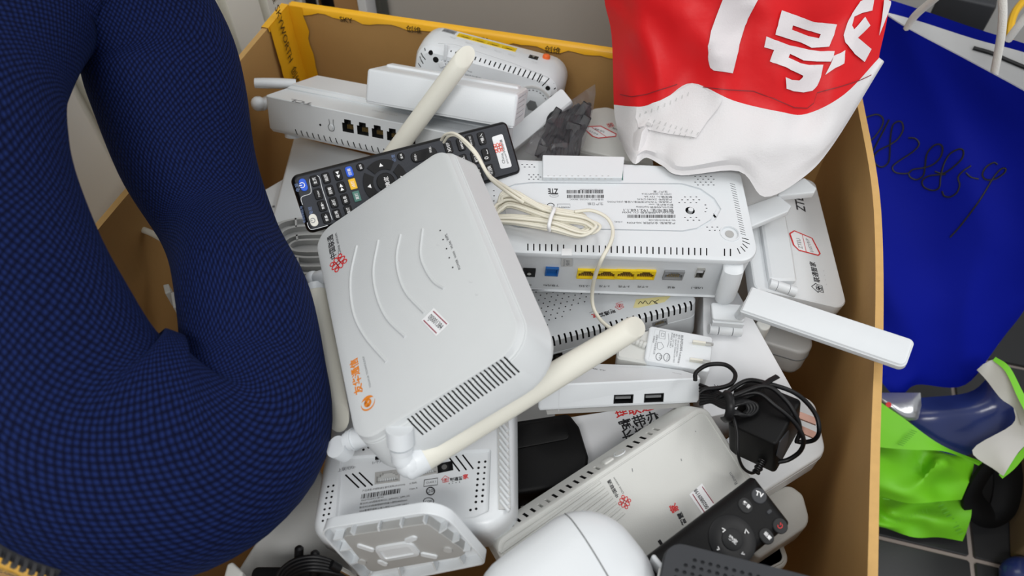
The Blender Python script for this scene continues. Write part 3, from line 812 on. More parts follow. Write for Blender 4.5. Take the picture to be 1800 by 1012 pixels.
# ============================================================ blue paper carrier with rope handles
bb = thing('paper_bag', 'blue paper carrier bag with white rope handles and a number in black pen', 'bag', Tr(0, 0, 0))
def bluebag():
    rows = [[(1535, 10), (1590, 47), (1695, 103), (1800, 160), (1925, 232)], [(1505, 150), (1585, 175), (1690, 215), (1798, 255), (1915, 310)], [(1500, 300), (1580, 320), (1685, 345), (1790, 370), (1895, 400)],
            [(1508, 470), (1572, 500), (1655, 520), (1745, 520), (1830, 500)], [(1530, 600), (1575, 640), (1635, 640), (1712, 640), (1790, 560)], [(1540, 660), (1578, 699), (1611, 676), (1697, 676), (1764, 590)]]
    D = [[.822, .796, .765, .737, .705], [.845, .826, .80, .772, .738], [.865, .846, .822, .80, .77], [.885, .87, .862, .852, .83], [.90, .90, .90, .892, .865], [.91, .915, .915, .908, .875]]
    g = interp_net([[dep(x, y, D[j][i]) for i, (x, y) in enumerate(r)] for j, r in enumerate(rows)], 7, 6)
    h, w = len(g), len(g[0])
    for j in range(h):
        for i in range(w):
            p = g[j][i]; k = j / h
            c = (1 - abs(noise.noise(Vector((p.x * 9 + p.z * 5, p.z * 9 - p.y * 7, 1.3)))) * 2.4)
            g[j][i] = p + (CP - p).normalized() * ((.004 + .018 * k) * c + .004 * k * noise.noise(p * 25))
    off = Vector((.05, .052, 0))
    top = smoothpath([dep(*q) for q in ((1540, -8, .828), (1610, 14, .818), (1715, 50, .792), (1800, 76, .776), (1935, 122, .75))], 7)
    mb = MB(); v, f = sheet(g); mb.add(v, f, 0)
    # rear panel: folded hem in blue, white lining below it
    Bk = []
    for j in range(h):
        k = j / (h - 1); Bk.append([top[i] + (g[j][i] - g[0][i]) * (1 if j else 1) for i in range(w)])
    v, f = sheet(Bk); ms = [1 if i // (w - 1) >= 1 else 0 for i in range(len(f))]
    b = len(mb.v); mb.v += [tuple(q) for q in v]; mb.f += [[b + a for a in q] for q in f]; mb.m += ms
    for i in (0, w - 1):
        sd = [[g[j][i], (g[j][i] + Bk[j][i]) / 2 + (Vector((.01, -.008, 0)) if i == 0 else Vector((-.01, .008, 0))), Bk[j][i]] for j in range(h)]
        v, f = sheet(sd); mb.add(v, f, 0)
    v, f = sheet([g[-1], Bk[-1]]); mb.add(v, f, 0)
    o = mb.build('bag_body', ['bag_blue', 'lining'], bb, 50)
    # white lining just inside the front panel
    lin_ = [[p + off * .03 for p in r] for r in g]; v, f = sheet(lin_); MB().add(v, [q[::-1] for q in f]).build('lining', ['lining'], bb, 50)
    # gap line on the rear lining
    bt = BVHTree.FromPolygons([v.co[:] for v in o.data.vertices], [p.vertices[:] for p in o.data.polygons])
    def bl_(pts, wd, m, name, off=.0008):
        mbx = MB()
        q = smoothpath([(x, y, 0) for x, y in pts], 5) if len(pts) > 2 else [Vector((*p, 0)) for p in pts]
        hit = []
        for p in q:
            hh = bt.ray_cast(CP, ray(p.x, p.y).normalized())
            if hh[0] is not None: hit.append(hh[0] + (CP - hh[0]).normalized() * off)
        if len(hit) > 1: mbx.tube(hit, wd, 5); return mbx
    all_ = MB()
    C5 = lambda *p: [(1400 + x * .2224, 200 + y * .2224) for x, y in p]
    for st in (C5((505, 60), (560, 25), (640, 5), (685, 40), (670, 110), (600, 200), (530, 235)), C5((733, 45), (680, 150), (590, 320)),
               C5((740, 245), (800, 200), (842, 130), (835, 70), (800, 60), (760, 95), (742, 200), (738, 300), (728, 380), (680, 420), (630, 400), (612, 340), (650, 290), (740, 245)),
               C5((885, 190), (940, 195), (970, 240), (920, 300), (800, 380), (758, 425), (790, 465), (880, 470), (920, 440), (1010, 425), (1080, 400), (1140, 340), (1155, 270), (1130, 240), (1080, 255), (1030, 320), (1015, 430), (1000, 490), (950, 520), (900, 500), (885, 465)),
               C5((1095, 455), (1160, 470), (1240, 420), (1310, 350), (1318, 290), (1280, 280), (1210, 320), (1165, 400), (1140, 500), (1130, 580), (1080, 605), (1010, 580), (995, 530), (1050, 490), (1180, 478)),
               C5((1380, 410), (1320, 450), (1278, 500), (1290, 560), (1270, 620), (1220, 655), (1170, 650), (1150, 610)), C5((1340, 465), (1380, 500), (1440, 515)),
               C5((1590, 400), (1560, 385), (1500, 420), (1470, 480), (1500, 520), (1570, 515), (1640, 470), (1655, 435), (1620, 435), (1560, 500), (1450, 680), (1300, 880), (1215, 975))):
        m_ = bl_(st, .0009, '', '')
        if m_: all_.add(m_.v, m_.f)
    all_.build('lettering', ['dark'], bb, 0)
    m_ = bl_([(1711, 84), (1745, 94), (1772, 106), (1830, 130)], .0022, '', '')
    if m_: m_.build('edge_stripe', ['dark'], bb, 0)
    q = lambda x, y, t: dep(x, y, t)
    def rope(P): MB().tube(smoothpath([q(*p) for p in P], 8), [.0037] * (8 * (len(P) - 1) + 1), 8).build('handle', ['rope'], bb, 60)
    rope([(1594, 50, .794), (1610, 26, .775), (1650, -8, .74), (1710, -60, .69), (1752, -60, .67), (1762, 0, .69), (1760, 60, .715), (1747, 132, .755)])
    rope([(1772, 70, .782), (1790, 46, .765), (1815, 15, .745), (1870, -40, .70), (1925, -10, .70), (1935, 60, .72), (1920, 118, .75)])
bluebag()

# ============================================================ green carrier on the floor, pouches inside it
gb = thing('green_bag', 'crumpled lime green carrier bag with a white lined rim, standing on the dark tiles', 'bag', Tr(0, 0, 0))
def greenbag():
    def skin(rows, D, m, name, ku=5, kv=5, amp=.006, th=.0015, smooth=45):
        g = interp_net([[dep(x, y, D[j][i] if hasattr(D[j], '__len__') else D[j]) for i, (x, y) in enumerate(r)] for j, r in enumerate(rows)], ku, kv)
        for j in range(len(g)):
            for i in range(len(g[0])):
                p = g[j][i]; c = (1 - abs(noise.noise(Vector((p.x * 13 + p.z * 7, p.z * 14 - p.y * 5, 2.2)))) * 2.5)
                g[j][i] = p + (CP - p).normalized() * amp * c
        v, f = sheet(g); bk = [p + (p - CP).normalized() * th for p in v]; n = len(v)
        mb = MB().add(v, f); mb.add(bk, [q[::-1] for q in f]); return mb.build(name, [m], gb, smooth)
    skin([[(1490, 645), (1530, 692), (1590, 736), (1655, 782), (1728, 812)], [(1490, 715), (1532, 742), (1592, 768), (1655, 790), (1724, 815)], [(1490, 770), (1535, 784), (1598, 790), (1664, 794), (1720, 818)]],
         [[.86, .865, .865, .86, .865], [.855, .86, .858, .862, .87], [.85, .86, .856, .862, .872]], 'lime', 'front_panel', 6, 6, .005)
    skin([[(1490, 760), (1545, 775), (1605, 782), (1665, 788), (1712, 815)], [(1490, 815), (1540, 815), (1612, 826), (1652, 816), (1708, 838)], [(1490, 842), (1532, 846), (1596, 862), (1640, 852), (1702, 850)], [(1490, 855), (1533, 866), (1596, 884), (1662, 880), (1690, 878)]],
         [[.89, .895, .89, .895, .90], [.868, .862, .892, .868, .905], [.87, .872, .862, .890, .898], [.878, .886, .874, .886, .90]], 'lime', 'front_panel', 6, 6, .009)
    skin([[(1490, 838), (1535, 850), (1600, 868), (1660, 866), (1704, 858)], [(1500, 884), (1532, 890), (1572, 902), (1630, 890), (1708, 898)], [(1505, 905), (1548, 922), (1600, 922), (1650, 916), (1702, 925)], [(1512, 922), (1553, 927), (1606, 944), (1650, 944), (1692, 951)]],
         [[.925, .928, .925, .93, .935], [.905, .922, .900, .926, .912], [.91, .900, .922, .905, .918], [.927, .925, .924, .926, .926]], 'lime', 'base_fold', 6, 6, .006)
    skin([[(1750, 627), (1775, 645), (1800, 692), (1830, 740)], [(1745, 633), (1768, 654), (1791, 703), (1818, 752)]], [[.82, .81, .80, .79], [.82, .81, .80, .79]], 'lime', 'rim_band', amp=0)
    skin([[(1728, 640), (1750, 632), (1774, 655), (1797, 700), (1822, 745)], [(1717, 650), (1734, 668), (1759, 700), (1783, 718), (1796, 748)]], [[.828, .822, .812, .802, .795], [.84, .835, .825, .82, .812]], 'lining', 'lining', amp=.001)
    skin([[(1782, 716), (1799, 712), (1818, 745)], [(1779, 746), (1797, 755), (1814, 770)], [(1709, 791), (1742, 798), (1790, 795)], [(1755, 830), (1758, 833), (1764, 836)]], [[.82, .812, .80], [.825, .815, .805], [.845, .83, .81], [.822, .82, .816]], 'lining', 'lining', amp=.002)
    skin([[(1756, 834), (1776, 812), (1800, 785), (1815, 770)], [(1762, 841), (1784, 823), (1806, 797), (1822, 782)]], [[.82, .815, .808, .80], [.818, .812, .806, .80]], 'lime', 'rim_band', amp=0)
    st = MB()
    for i in range(9):
        for (x0, y0, x1, y1, lx, ly, t) in ((1534, 822, 1552, 876, 12, 2, .876), (1575, 912, 1628, 893, 2, 8, .898), (1650, 890, 1685, 940, 10, -4, .908), (1578, 780, 1602, 756, 10, 3, .852)):
            k = i / 8; x = x0 + (x1 - x0) * k; y = y0 + (y1 - y0) * k
            st.add([dep(x, y - .8, t), dep(x, y + .8, t), dep(x + lx, y + ly + .8, t), dep(x + lx, y + ly - .8, t)], [(0, 1, 2, 3)])
    st.build('stitching', ['lime_dark'], gb, 0)
greenbag()
def pouch(name, label, cat, K, D, m, amp=.006, th=.012):
    g = interp_net([[dep(x, y, D[j][i]) for i, (x, y) in enumerate(r)] for j, r in enumerate(K)], 5, 5)
    h, w = len(g), len(g[0]); v = []; mb = MB(); bk = []
    for j in range(h):
        for i in range(w):
            e = math.sin(math.pi * i / (w - 1)) * math.sin(math.pi * j / (h - 1)); p = g[j][i]
            v.append(p + (CP - p).normalized() * (th * e ** .6 + amp * noise.noise(p * 30) * e)); bk.append(p - (CP - p).normalized() * .002)
    _, f = sheet(g); mb.add(v, f); mb.add(bk, [q[::-1] for q in f])
    return tag(mb.build(name, [m], None, 60), label, cat)
pouch('film_pouch', 'glossy dark blue film pouch lying in the green bag', 'pouch', [[(1602, 700), (1700, 690), (1740, 660)], [(1600, 740), (1690, 730), (1782, 712)], [(1640, 790), (1700, 800), (1782, 760)]], [[.885, .885, .86], [.875, .87, .85], [.875, .875, .86]], 'pouch_blue')
pouch('film_pouch', 'silver film packet with a red dot beside the blue pouch in the green bag', 'pouch', [[(1535, 690), (1575, 690), (1618, 690)], [(1540, 700), (1590, 720), (1620, 720)], [(1570, 725), (1592, 738), (1618, 738)]], [[.885, .885, .88], [.88, .878, .875], [.875, .872, .872]], 'foil')
red = MB().cyl(dep(1562, 711, .868), dep(1562, 711, .872), .003, None, 12); red.build('red_dot', ['ink_red'], bpy.data.objects['film_pouch.001'], 0)
# black cloth bag hanging behind the green one, timber base, cable, jeans-blue cloth at the frame's corner
def strap():
    P = smoothpath([dep(*p) for p in ((1750, 804, .89), (1724, 838, .90), (1708, 872, .912), (1720, 898, .922), (1746, 906, .928), (1764, 890, .922), (1772, 848, .912), (1768, 808, .90))], 6)
    o = MB().tube(P, .016, 10, flat=.35, up=(.5, -.6, .6)).build('black_strap', ['black_matte'], None, 60)
    tag(o, 'wide black cloth strap looped on the tiles beside the lime green bag', 'strap')
strap()
tw = thing('wooden_stand', 'worn brown wooden stand on the tiles behind the black bag', 'stand', Tr(0, 0, 0))
p0 = at(1774, 983, 0); p1 = p0 + Vector((.30, -.11, 0)); 
Mw = Tr(p0.x, p0.y) @ Rz(math.atan2(-.11, .30))
MB().rslab(.34, .20, .006, prof(.20, .004, .004), 0, Mw @ Tr(.17, .10)).build('cabinet_body', ['wood_dark'], tw)
MB().rslab(.36, .22, .006, prof(.02, .003, .003), 0, Mw @ Tr(.17, .10, .2)).build('top', ['wood_dark'], tw)
def clothlump(): 
    c = at(1800, 1010, .02); return tag(MB().ball((c.x, c.y, .018), .022, n=14, sc=(1.2, 1, .8)).build('cloth_roll', ['pouch_blue'], None, 60), 'small roll of blue cloth on the floor tiles', 'cloth')
clothlump()

# ============================================================ things behind the box
def lid_bin():
    a = at(0, 0, 0); M = Tr(.0, .0)
    o = dep(668, 10, 1.02); o.z = 0
    Mb = Matrix(((BX.x, BY.x, 0, o.x), (BX.y, BY.y, 0, o.y), (0, 0, 1, 0), (0, 0, 0, 1)))
    t = thing('storage_bin', 'grey translucent plastic storage bin behind the cardboard box', 'bin', Mb)
    w, d, h, th = .50, .28, .62, .003
    mb = MB()
    mb.slab([(0, 0), (w, 0), (w, d), (0, d)], .02, [(.012, 0), (.008, .01), (0, h), (th, h), (.011, .014), (.03, .012)], 0)
    mb.build('bin_shell', ['bin_plastic'], t, 40)
    MB().slab([(-.01, -.01), (w + .01, -.01), (w + .01, d + .01), (-.01, d + .01)], .025, [(0, 0), (0, .012), (.016, .012), (.016, 0)], 0, Tr(0, 0, h - .012)).build('rim', ['bin_plastic'], t, 40)
    # a white router stored in it, leaning on the near side
    d2 = Dev.raw('stored_router', 'white router seen dimly through the grey storage bin', 'router', Mb @ Tr(.30, .075, .30) @ Matrix.Rotation(R(84), 4, 'X') @ Rz(R(0)))
    d2.body(MB().rslab(.24, .16, .03, prof(.035, .006, .006)), ('bin_in', 'cavity_shade'))
    for k, m in ((-.02, 'yellow'), (.005, 'yellow'), (.055, 'ink'), (.075, 'orange')):
        MB().box(k - .008, k + .008, -.062, -.05, .035, .037).build('port', [m], d2.e, 0)
lid_bin()
pl = dep(618, 12, 1.02); pl.z = 0
Mp = Matrix(((BX.x, BY.x, 0, pl.x), (BX.y, BY.y, 0, pl.y), (0, 0, 1, 0), (0, 0, 0, 1)))
tag(MB().rslab(.034, .03, .002, prof(.9, .001, .001), 0, Mp).build('wooden_post', ['wood']), 'narrow upright wooden post behind the cardboard box', 'post')
tag(MB().rslab(.012, .03, .002, prof(.8, .001, .001), 0, Mp @ Tr(.0245, -.004)).build('white_strip', ['white']), 'slim white upright strip between wooden post and grey bin', 'strip')
tag(MB().rslab(.050, .02, .004, prof(.8, .003, .003), 0, Mp @ Tr(-.052, .02)).build('dark_gap_sheet', ['black']), 'black upright sheet standing in for the dark gap between grey wall and wooden post', 'panel')  # black sheet put in to draw the dark of an open gap
tag(MB().tube(smoothpath([Mp @ Vector(p) for p in ((-.050, .002, .2), (-.046, .0, .34), (-.044, .0, .42), (-.040, .0, .6))], 6), .004, 8).build('chrome_tube', ['metal']), 'thin chrome tube in front of the dark gap sheet', 'tube')
# grey cabinet, black bracket and yellow cable behind the blue paper bag
gc = dep(1560, -5, 1.0)
Mc = Matrix(((BX.x, BY.x, 0, gc.x), (BX.y, BY.y, 0, gc.y), (0, 0, 1, 0), (0, 0, 0, 1)))
cab = thing('grey_cabinet', 'light grey cabinet standing behind the blue paper bag', 'cabinet', Mc)
MB().rslab(.9, .10, .006, prof(.9, .004, .004), 0, Tr(.45 - .03, .14)).build('carcass', ['wall_grey'], cab)
MB().rslab(.40, .012, .003, prof(.86, .002, .002), 0, Tr(.15, .082, .02)).build('door', ['wall_grey'], cab)
MB().rslab(.36, .012, .003, prof(.86, .002, .002), 0, Tr(.555, .082, .02)).build('door', ['wall_grey'], cab)
k = dep(1692, 14, .96)
tag(MB().slab([(-.035, -.012), (.03, -.02), (.034, .008), (-.03, .012)], .003, prof(.05, .004, .004), 0, Tr(k.x, k.y, k.z - .03) @ Rz(R(-18))).build('black_bracket', ['charcoal']), 'dark grey metal block behind the rear edge of the blue paper bag', 'bracket')
cable_y = [dep(*p) for p in ((1830, -40, .95), (1805, -5, .95), (1785, 20, .94), (1776, 48, .93), (1774, 85, .93), (1774, 130, .94))]
tag(MB().tube(smoothpath(cable_y, 6), .0045, 8).build('yellow_cable', ['yellow_cable']), 'thick yellow cable hanging behind the blue paper bag', 'cable')
# ============================================================ main router on top of the heap
def main_router():
    D = Dev('wifi_router', 'pale grey router with raised arcs and cream antennas, topmost on the heap', 'router', POSE['A'])
    w, d, h = D.w, D.d, D.h
    T = TOP(h); mb = MB()
    pts = [(-w / 2, -d / 2), (w / 2, -d / 2), (w / 2, d / 2), (-w / 2, d / 2)]
    # insets per edge: [left, front, right, back]; front and far side flare outward
    def pr(l, f, r, b, z): return ([l, f, r, b], z)
    pro = [pr(.006, -.008, -.004, .006, 0), pr(.001, -.013, -.010, .001, .003), pr(0, -.013, -.011, 0, .007), pr(0, -.003, -.004, 0, .0245), pr(0, -.0022, -.0030, 0, .0248), pr(0, -.0022, -.0030, 0, .0256), pr(0, -.0012, -.002, 0, .0262), pr(.0006, 0, 0, .0006, h - .0006), pr(.002, .0014, .0014, .002, h)]
    mb.slab(pts, [.016, .019, .013, .017], pro, 0, None, 8)
    Fs = Matrix(((1, 0, 0, 0), (0, .496, -.868, -d / 2 - .008), (0, .868, .496, .0158), (0, 0, 0, 1)))
    D.slots(Fs, (716, 736), (744, 764), (886, 628), (913, 655), 25, .0011, .004)
    body = D.body(mb, ('offwhite', 'cavity_shade'))
    # raised arcs
    for a in ([(743, 402), (739, 445), (747, 472), (762, 495), (780, 507)], [(704, 412), (697, 450), (701, 485), (715, 517), (746, 550)],
              [(665, 422), (656, 475), (662, 520), (680, 560), (712, 592)], [(627, 432), (616, 487), (620, 545), (640, 590), (679, 636)]):
        q = [D.uv(T, p) for p in a]; P = smoothpath([(p.x, p.y, h - .0002) for p in q], 6)
        D.part(MB().tube(P, .0011, 8), 'raised_arc', ['offwhite'], smooth=60)
    D.text(T, '中国联通', (591, 452), (584, 411), 'ink', .95, .02); D.text(T, 'China unicom', (600, 445), (592, 409), 'ink', .9)
    D.logo_knot(T, (595, 462), 12, 'ink_red', 20)
    D.text(T, '友华通信', (637, 689), (627, 628), 'ink_orange', 1.0, .03); D.text(T, 'YOUHUA TECHNOLOGY', (653, 680), (640, 625), 'ink_grey', .9)
    # round bird emblem
    c = D.uv(T, (647, 708)); G = T @ Tr(c.x, c.y, .0002) @ Rz(R(100)) @ Matrix.Scale(.0054, 4)
    def cres(a0, a1, r, off, th0):
        o = [(r * math.cos(R(a0 + (a1 - a0) * k / 14)), r * math.sin(R(a0 + (a1 - a0) * k / 14))) for k in range(15)]
        i = [((r - th0 * math.sin(math.pi * k / 14)) * math.cos(R(a0 + (a1 - a0) * k / 14)) + off[0], (r - th0 * math.sin(math.pi * k / 14)) * math.sin(R(a0 + (a1 - a0) * k / 14)) + off[1]) for k in range(15)]
        D.P('ink_orange', 'emblem').add([(x, y, 0) for x, y in o + i], [(k, k + 1, 16 + k, 15 + k) for k in range(14)], 0, G)
    cres(60, 265, 1.0, (0, 0), .22); cres(-80, 50, .95, (0, 0), .5); cres(20, 190, .55, (.1, -.1), .42); cres(150, 290, .5, (.1, .15), .3); cres(-60, 80, .55, (-.1, 0), .34)
    for p in ((774, 405), (779, 421), (785, 437), (790, 453), (796, 470)):
        q = D.uv(T, p); D.P('dark', 'indicator_holes').cyl((q.x, q.y, 0), (q.x, q.y, .00025), .0006, None, 6, 0, T)
    for t, a, b in (('WPS', (790, 421), (786, 410)), ('WLAN', (797, 436), (792, 423)), ('WAN', (803, 452), (799, 441)), ('POWER', (810, 472), (804, 455))): D.text(T, t, a, b, 'ink', .9)
    D.poly(T, [(763, 541), (790, 569), (767, 591), (741, 563)], 'label_paper')
    D.line(T, [(762, 547), (786, 570)], .0007, 'ink_pink', .0004); D.line(T, [(745, 563), (768, 586)], .0007, 'ink_pink', .0004)
    D.text(T, '0J0001384', (752, 559), (774, 580), 'ink', 1.5, 0, .0004, 'lettering')
    for p, r in (((828, 494), 2.6), ((838, 517), 2), ((770, 430), 2)):
        q = [(p[0] + r * math.cos(k) * 1.2, p[1] + r * math.sin(k)) for k in range(5)]; D.line(T, q, .0005, 'ink_light', .00012, 'scuff_marks')
    D.done()
    inv = D.M.inverted()
    def L(p): return inv @ p
    # antennas: thick cream rods with slanted tips, hinge at the root
    def antenna(root, tip, r0, r1, collar, n=18, flat=.8, slant=1):
        a, b = L(root), L(tip); t = (b - a).normalized(); ln = (b - a).length
        cf = (D.M.to_3x3().inverted() @ (CP - tip)).normalized()
        mb = MB().rod(a, b, r0, r1, n, 0, flat, 1.0, cf)
        o = D.part(mb, 'antenna', ['cream'], smooth=40)
        c = MB().tube([a - t * collar, a - t * collar * .85, a, a + t * .0008], [r0 * .82, r0 * .98, r0 * 1.02, r0 * 1.02], n, 0, None, flat=flat, up=cf)
        D.part(c, 'antenna_collar', ['white'], o, 40)
        return o, a, t
    o1, a1, t1 = antenna(at(742, 801, .474), at(1136, 563, .486), .0102, .0086, .014)
    e1 = a1 - t1 * .009
    b0 = L(at(703, 764, .494)); b1 = L(at(706, 802, .480))
    hb = MB(); hb.cyl(b0 + (b0 - b1) * .3, b0 + (b1 - b0) * .42, .0084, .0084, 20); hb.cyl(b0 + (b1 - b0) * .42, b0 + (b1 - b0) * .55, .0058, .0058, 18); hb.cyl(b0 + (b1 - b0) * .55, b0 + (b1 - b0) * .8, .0074, .0070, 18)
    hb.tube([b0 + (b1 - b0) * .7, b1, e1], [.0064, .0072, .0074], 14); hb.ball(e1, .0090, n=14)
    D.part(hb, 'hinge', ['white'], o1, 40)
    o2, a2, t2 = antenna(at(556, 512, .462), at(598, 754, .446), .0082, .0082, .006)
    hb = MB(); p = L(at(551, 491, .462)); q = L(at(568, 486, .468))
    hb.ball(p, .0068, n=14); hb.cyl(p, q + (q - p) * .8, .0052, .0058, 16); D.part(hb, 'hinge', ['white'], o2, 40)
    # third, folded away beneath: only its knuckle shows
    p = L(at(636, 768, .470)); q = L(at(614, 774, .466)); s = L(at(601, 790, .460)); e = L(at(604, 796, .444))
    hb = MB(); hb.cyl(p + (p - q) * .5, q, .0066, .0066, 18); hb.cyl(q + (p - q) * .45, q + (p - q) * .32, .0074, .0074, 18); hb.cyl(q, q + (q - p) * .25, .0056, .0056, 16)
    hb.cyl(s + (p - q).normalized().cross(s - e).normalized() * .006 if False else s + Vector((0, 0, .0062)), s - Vector((0, 0, .004)), .0074, .0074, 20); hb.ball(s, .0066, n=14)
    o3 = D.part(MB().tube([s, (s + e) / 2, e], [.006, .0058, .0056], 14), 'antenna', ['cream'], smooth=40); D.part(hb, 'hinge', ['white'], o3, 40)
main_router()

# ============================================================ upturned router with the row of sockets
def big_router():
    D = Dev('wifi_router', 'large white router lying upside down with yellow sockets facing out', 'router', POSE['J'])
    w, d, h = D.w, D.d, D.h; T = TOP(h); F = FRONT(d); mb = MB()
    pts = [(-w / 2, -d / 2), (w / 2, -d / 2), (w / 2, d / 2), (-w / 2, d / 2)]
    mb.slab(pts, [.012, .017, .005, .006], [(.003, 0), (.001, .001), (.0, .003), (.0018, .0036), (.0018, h - .0052), (.0, h - .0046), (.0, h - .002), (.0007, h - .0006), (.002, h)], 0, None, 8)
    cap = [D.uv(T, p) for p in ((876, 345), (884, 331), (905, 323), (932, 320), (1200, 322), (1232, 331), (1256, 348), (1268, 367), (1258, 386), (1232, 402), (1205, 407), (1062, 404), (905, 400), (882, 392))]
    ar = sum(cap[i - 1].x * cap[i].y - cap[i].x * cap[i - 1].y for i in range(len(cap)))
    if ar < 0: cap.reverse()
    cc = sum(cap, Vector((0, 0))) / len(cap)
    inner = [cc + (p - cc) * .955 for p in cap]
    # recessed channel round the rating plate
    n = len(cap); D.cut0.add([(p.x, p.y, z) for z in (-.0016, .002) for q in (cap, inner) for p in q],
        [f for i in range(n) for f in (((i + 1) % n, i, n + i, n + (i + 1) % n), (2 * n + i, 2 * n + (i + 1) % n, 3 * n + (i + 1) % n, 3 * n + i), (i, (i + 1) % n, 2 * n + (i + 1) % n, 2 * n + i), (n + (i + 1) % n, n + i, 3 * n + i, 3 * n + (i + 1) % n))], 0, T)
    D.slots(T, (886, 427), (886, 439), (1284, 437), (1284, 450), 39, .0010, .005, skip=(2, 3, 11, 35, 36))
    for x0, y0, x1, y1 in ((1296, 436, 1301, 446), (1302, 433, 1310, 442), (1305, 428, 1314, 436), (1305, 423, 1318, 429), (1304, 418, 1316, 421)): D.slot(T, (x0, y0), (x1, y1), .0008, .003)
    for i in range(22): D.slot(T, (1283 + i * .9, 322 + i * 4.2), (1292 + i * .9, 325 + i * 4.2), .0005, .0012)
    def dots(x0, y0, dx, dy, nx, ny, sk=()):
        for j in range(ny):
            for i in range(nx):
                if (i, j) not in sk: D.slot(T, (x0 + i * dx + (dx / 2 if j % 2 else 0) - 1.5, y0 + j * dy), (x0 + i * dx + (dx / 2 if j % 2 else 0) + 1.5, y0 + j * dy), .0008, .002)
    dots(1222, 310, 9.3, 5, 4, 4); dots(1194, 346, 10, 5, 4, 3, ((0, 0),)); dots(1204, 382, 10, 5, 3, 2); dots(1240, 360, 4, 6, 1, 3); dots(1243, 399, 9, 5.5, 3, 2)
    dots(918, 289, 8.5, 4.5, 3, 2); dots(930, 307, 8, 4, 3, 3); dots(868, 335, 1, 9, 1, 4)
    dots(905, 276.5, 17, 5, 19, 1)
    k = D.uv(T, (1213, 370)); D.cut.cyl((k.x, k.y, -.004), (k.x, k.y, .002), .0040, None, 12, 1, T)
    s = D.uv(T, (1283, 410)); D.cut0.cyl((s.x, s.y, -.0012), (s.x, s.y, .002), .0068, None, 20, 0, T)
    D.slot(T, (1255, 375), (1259, 380), .002, .003)
    D.slot(F, (912, 510), (1252, 517.5), .0007, .0012)
    for c, rt, a, kind, m in (((930, 480), (941, 480.4), .95, 'dc', None), ((970, 478.5), (981.5, 479), .98, 'sq', None)): D.port(F, c, rt, a, kind, m, True)
    for i in range(4): D.port(F, (1031.5 + i * 34.3, 482.4 + i * .45), (1048.6 + i * 34.3, 482.9 + i * .45), .74, 'rj', ['yellow', 'yellow_in', 'port_pin'], False)
    D.port(F, (1184, 484.5), (1201.5, 485), .70, 'rj', ['port_grey', 'grey', 'port_pin'], False)
    D.port(F, (1230.5, 481), (1237.5, 481.2), 1.75, 'usb', None)
    D.port(F, (902, 479), (912, 479.3), 1, 'btn', ['red_button'])
    D.body(mb)
    mbk = MB(); mbk.cyl((k.x, k.y, -.0036), (k.x, k.y, .0002), .0022, None, 10, 0, T @ Tr(.0008, .0012)); mbk.rslab(.013, .013, .004, prof(.0006, .0003, .0001), 0, T @ Tr(k.x, k.y), seg=3) if False else None
    D.part(mbk, 'keyhole_post', ['white'])
    D.part(MB().cyl((s.x, s.y, -.0012), (s.x, s.y, -.0006), .0036, None, 18, 0, T), 'screw_cap', ['midgrey'])
    D.part(MB().loft([[(s.x + r * math.cos(q * math.pi / 12), s.y + r * math.sin(q * math.pi / 12), z) for q in range(24)] for r, z in ((.0084, 0), (.0082, .0006), (.0072, .0006), (.0068, -.0004))], 0, T, (0, 0)), 'screw_ring', ['white'])
    # raised battery-style cover at the rear edge
    q = [D.uv(T, p) for p in ((953, 318), (1092, 319), (1096, 282), (953, 279))]
    D.part(MB().slab([(p.x, p.y) for p in q], .001, [(0, -.001), (0, .0045), (.0006, .005)], 0, T), 'cover', ['white'], smooth=25)
    H = T @ Tr(0, 0, .0051)
    for j in range(2):
        for i in range(11): D.line(H, [(962 + i * 10.6 + 5 * j, 309 + j * 5), (965 + i * 10.6 + 5 * j, 309 + j * 5)], .0007, 'midgrey', 0, 'vent_dots')
    D.line(T, [(1094, 300), (1094, 317)], .0011, 'btn_green', .0003, 'edge_mark')
    # rating plate, printed upside down to us
    def up(t, x1, x0, y, m='ink', hs=1.0, b=0): D.text(T, t, (x0, y), (x1, y - .4), m, hs, b)
    up('ZTE', 963, 981, 332, 'ink', 1.7, .03)
    D.line(T, [(974 + 7.5 * math.cos(t / 3), 344 + 2.6 * math.sin(t / 3)) for t in range(20)], .0003, 'ink_grey'); up('CMIIT', 970, 978, 343, 'ink_grey', .7)
    def bars(x0, x1, y0, y1, n=46, F_=T, m='ink'):
        rnd = random.Random(int(x0 * 7 + y0)); x = x0
        while x < x1:
            b = rnd.choice((.7, .7, 1.2, 1.8)); D.poly(F_, [(x, y0), (x + b, y0), (x + b, y1), (x, y1)], m, .0002, 'barcode'); x += b + rnd.choice((.7, .9, 1.4))
    bars(996, 1060, 334, 340); bars(997, 1061, 342.5, 348); bars(1103, 1187, 377.5, 383)
    up('HGZTEJ01A2DEV024300', 1019, 1060, 332.5, 'ink_grey'); up('设备标识 10025E-3B00C', 1001, 1061, 349.5, 'ink_grey', .8); up('生产日期', 1033, 1060, 356.5, 'ink_grey')
    D.line(T, [(968 + 6 * math.cos(t / 3), 361 + 3.8 * math.sin(t / 3)) for t in range(20)], .0006, 'ink'); up('30', 965, 971, 362.2, 'ink', 1.0)
    D.line(T, [(980, 358.5), (1002, 358.5), (1002, 365), (980, 365)], .0004, 'ink_grey', closed=True); up('CLASS 1', 983, 1000, 363, 'ink_grey', .8)
    for k_, (t, x0, x1) in enumerate((('生产厂家', 1148, 1173), ('CMIIT ID: 2023AP12516', 1128, 1180), ('额定输入: 12V 2A', 1132, 1181), ('产品型号: ZXHN G7615', 1120, 1181), ('产品类型: 千兆光纤宽带接入设备 (10G PON)', 1068, 1181))): up(t, x0, x1, 335.5 + k_ * 4.6, 'ink', .8)
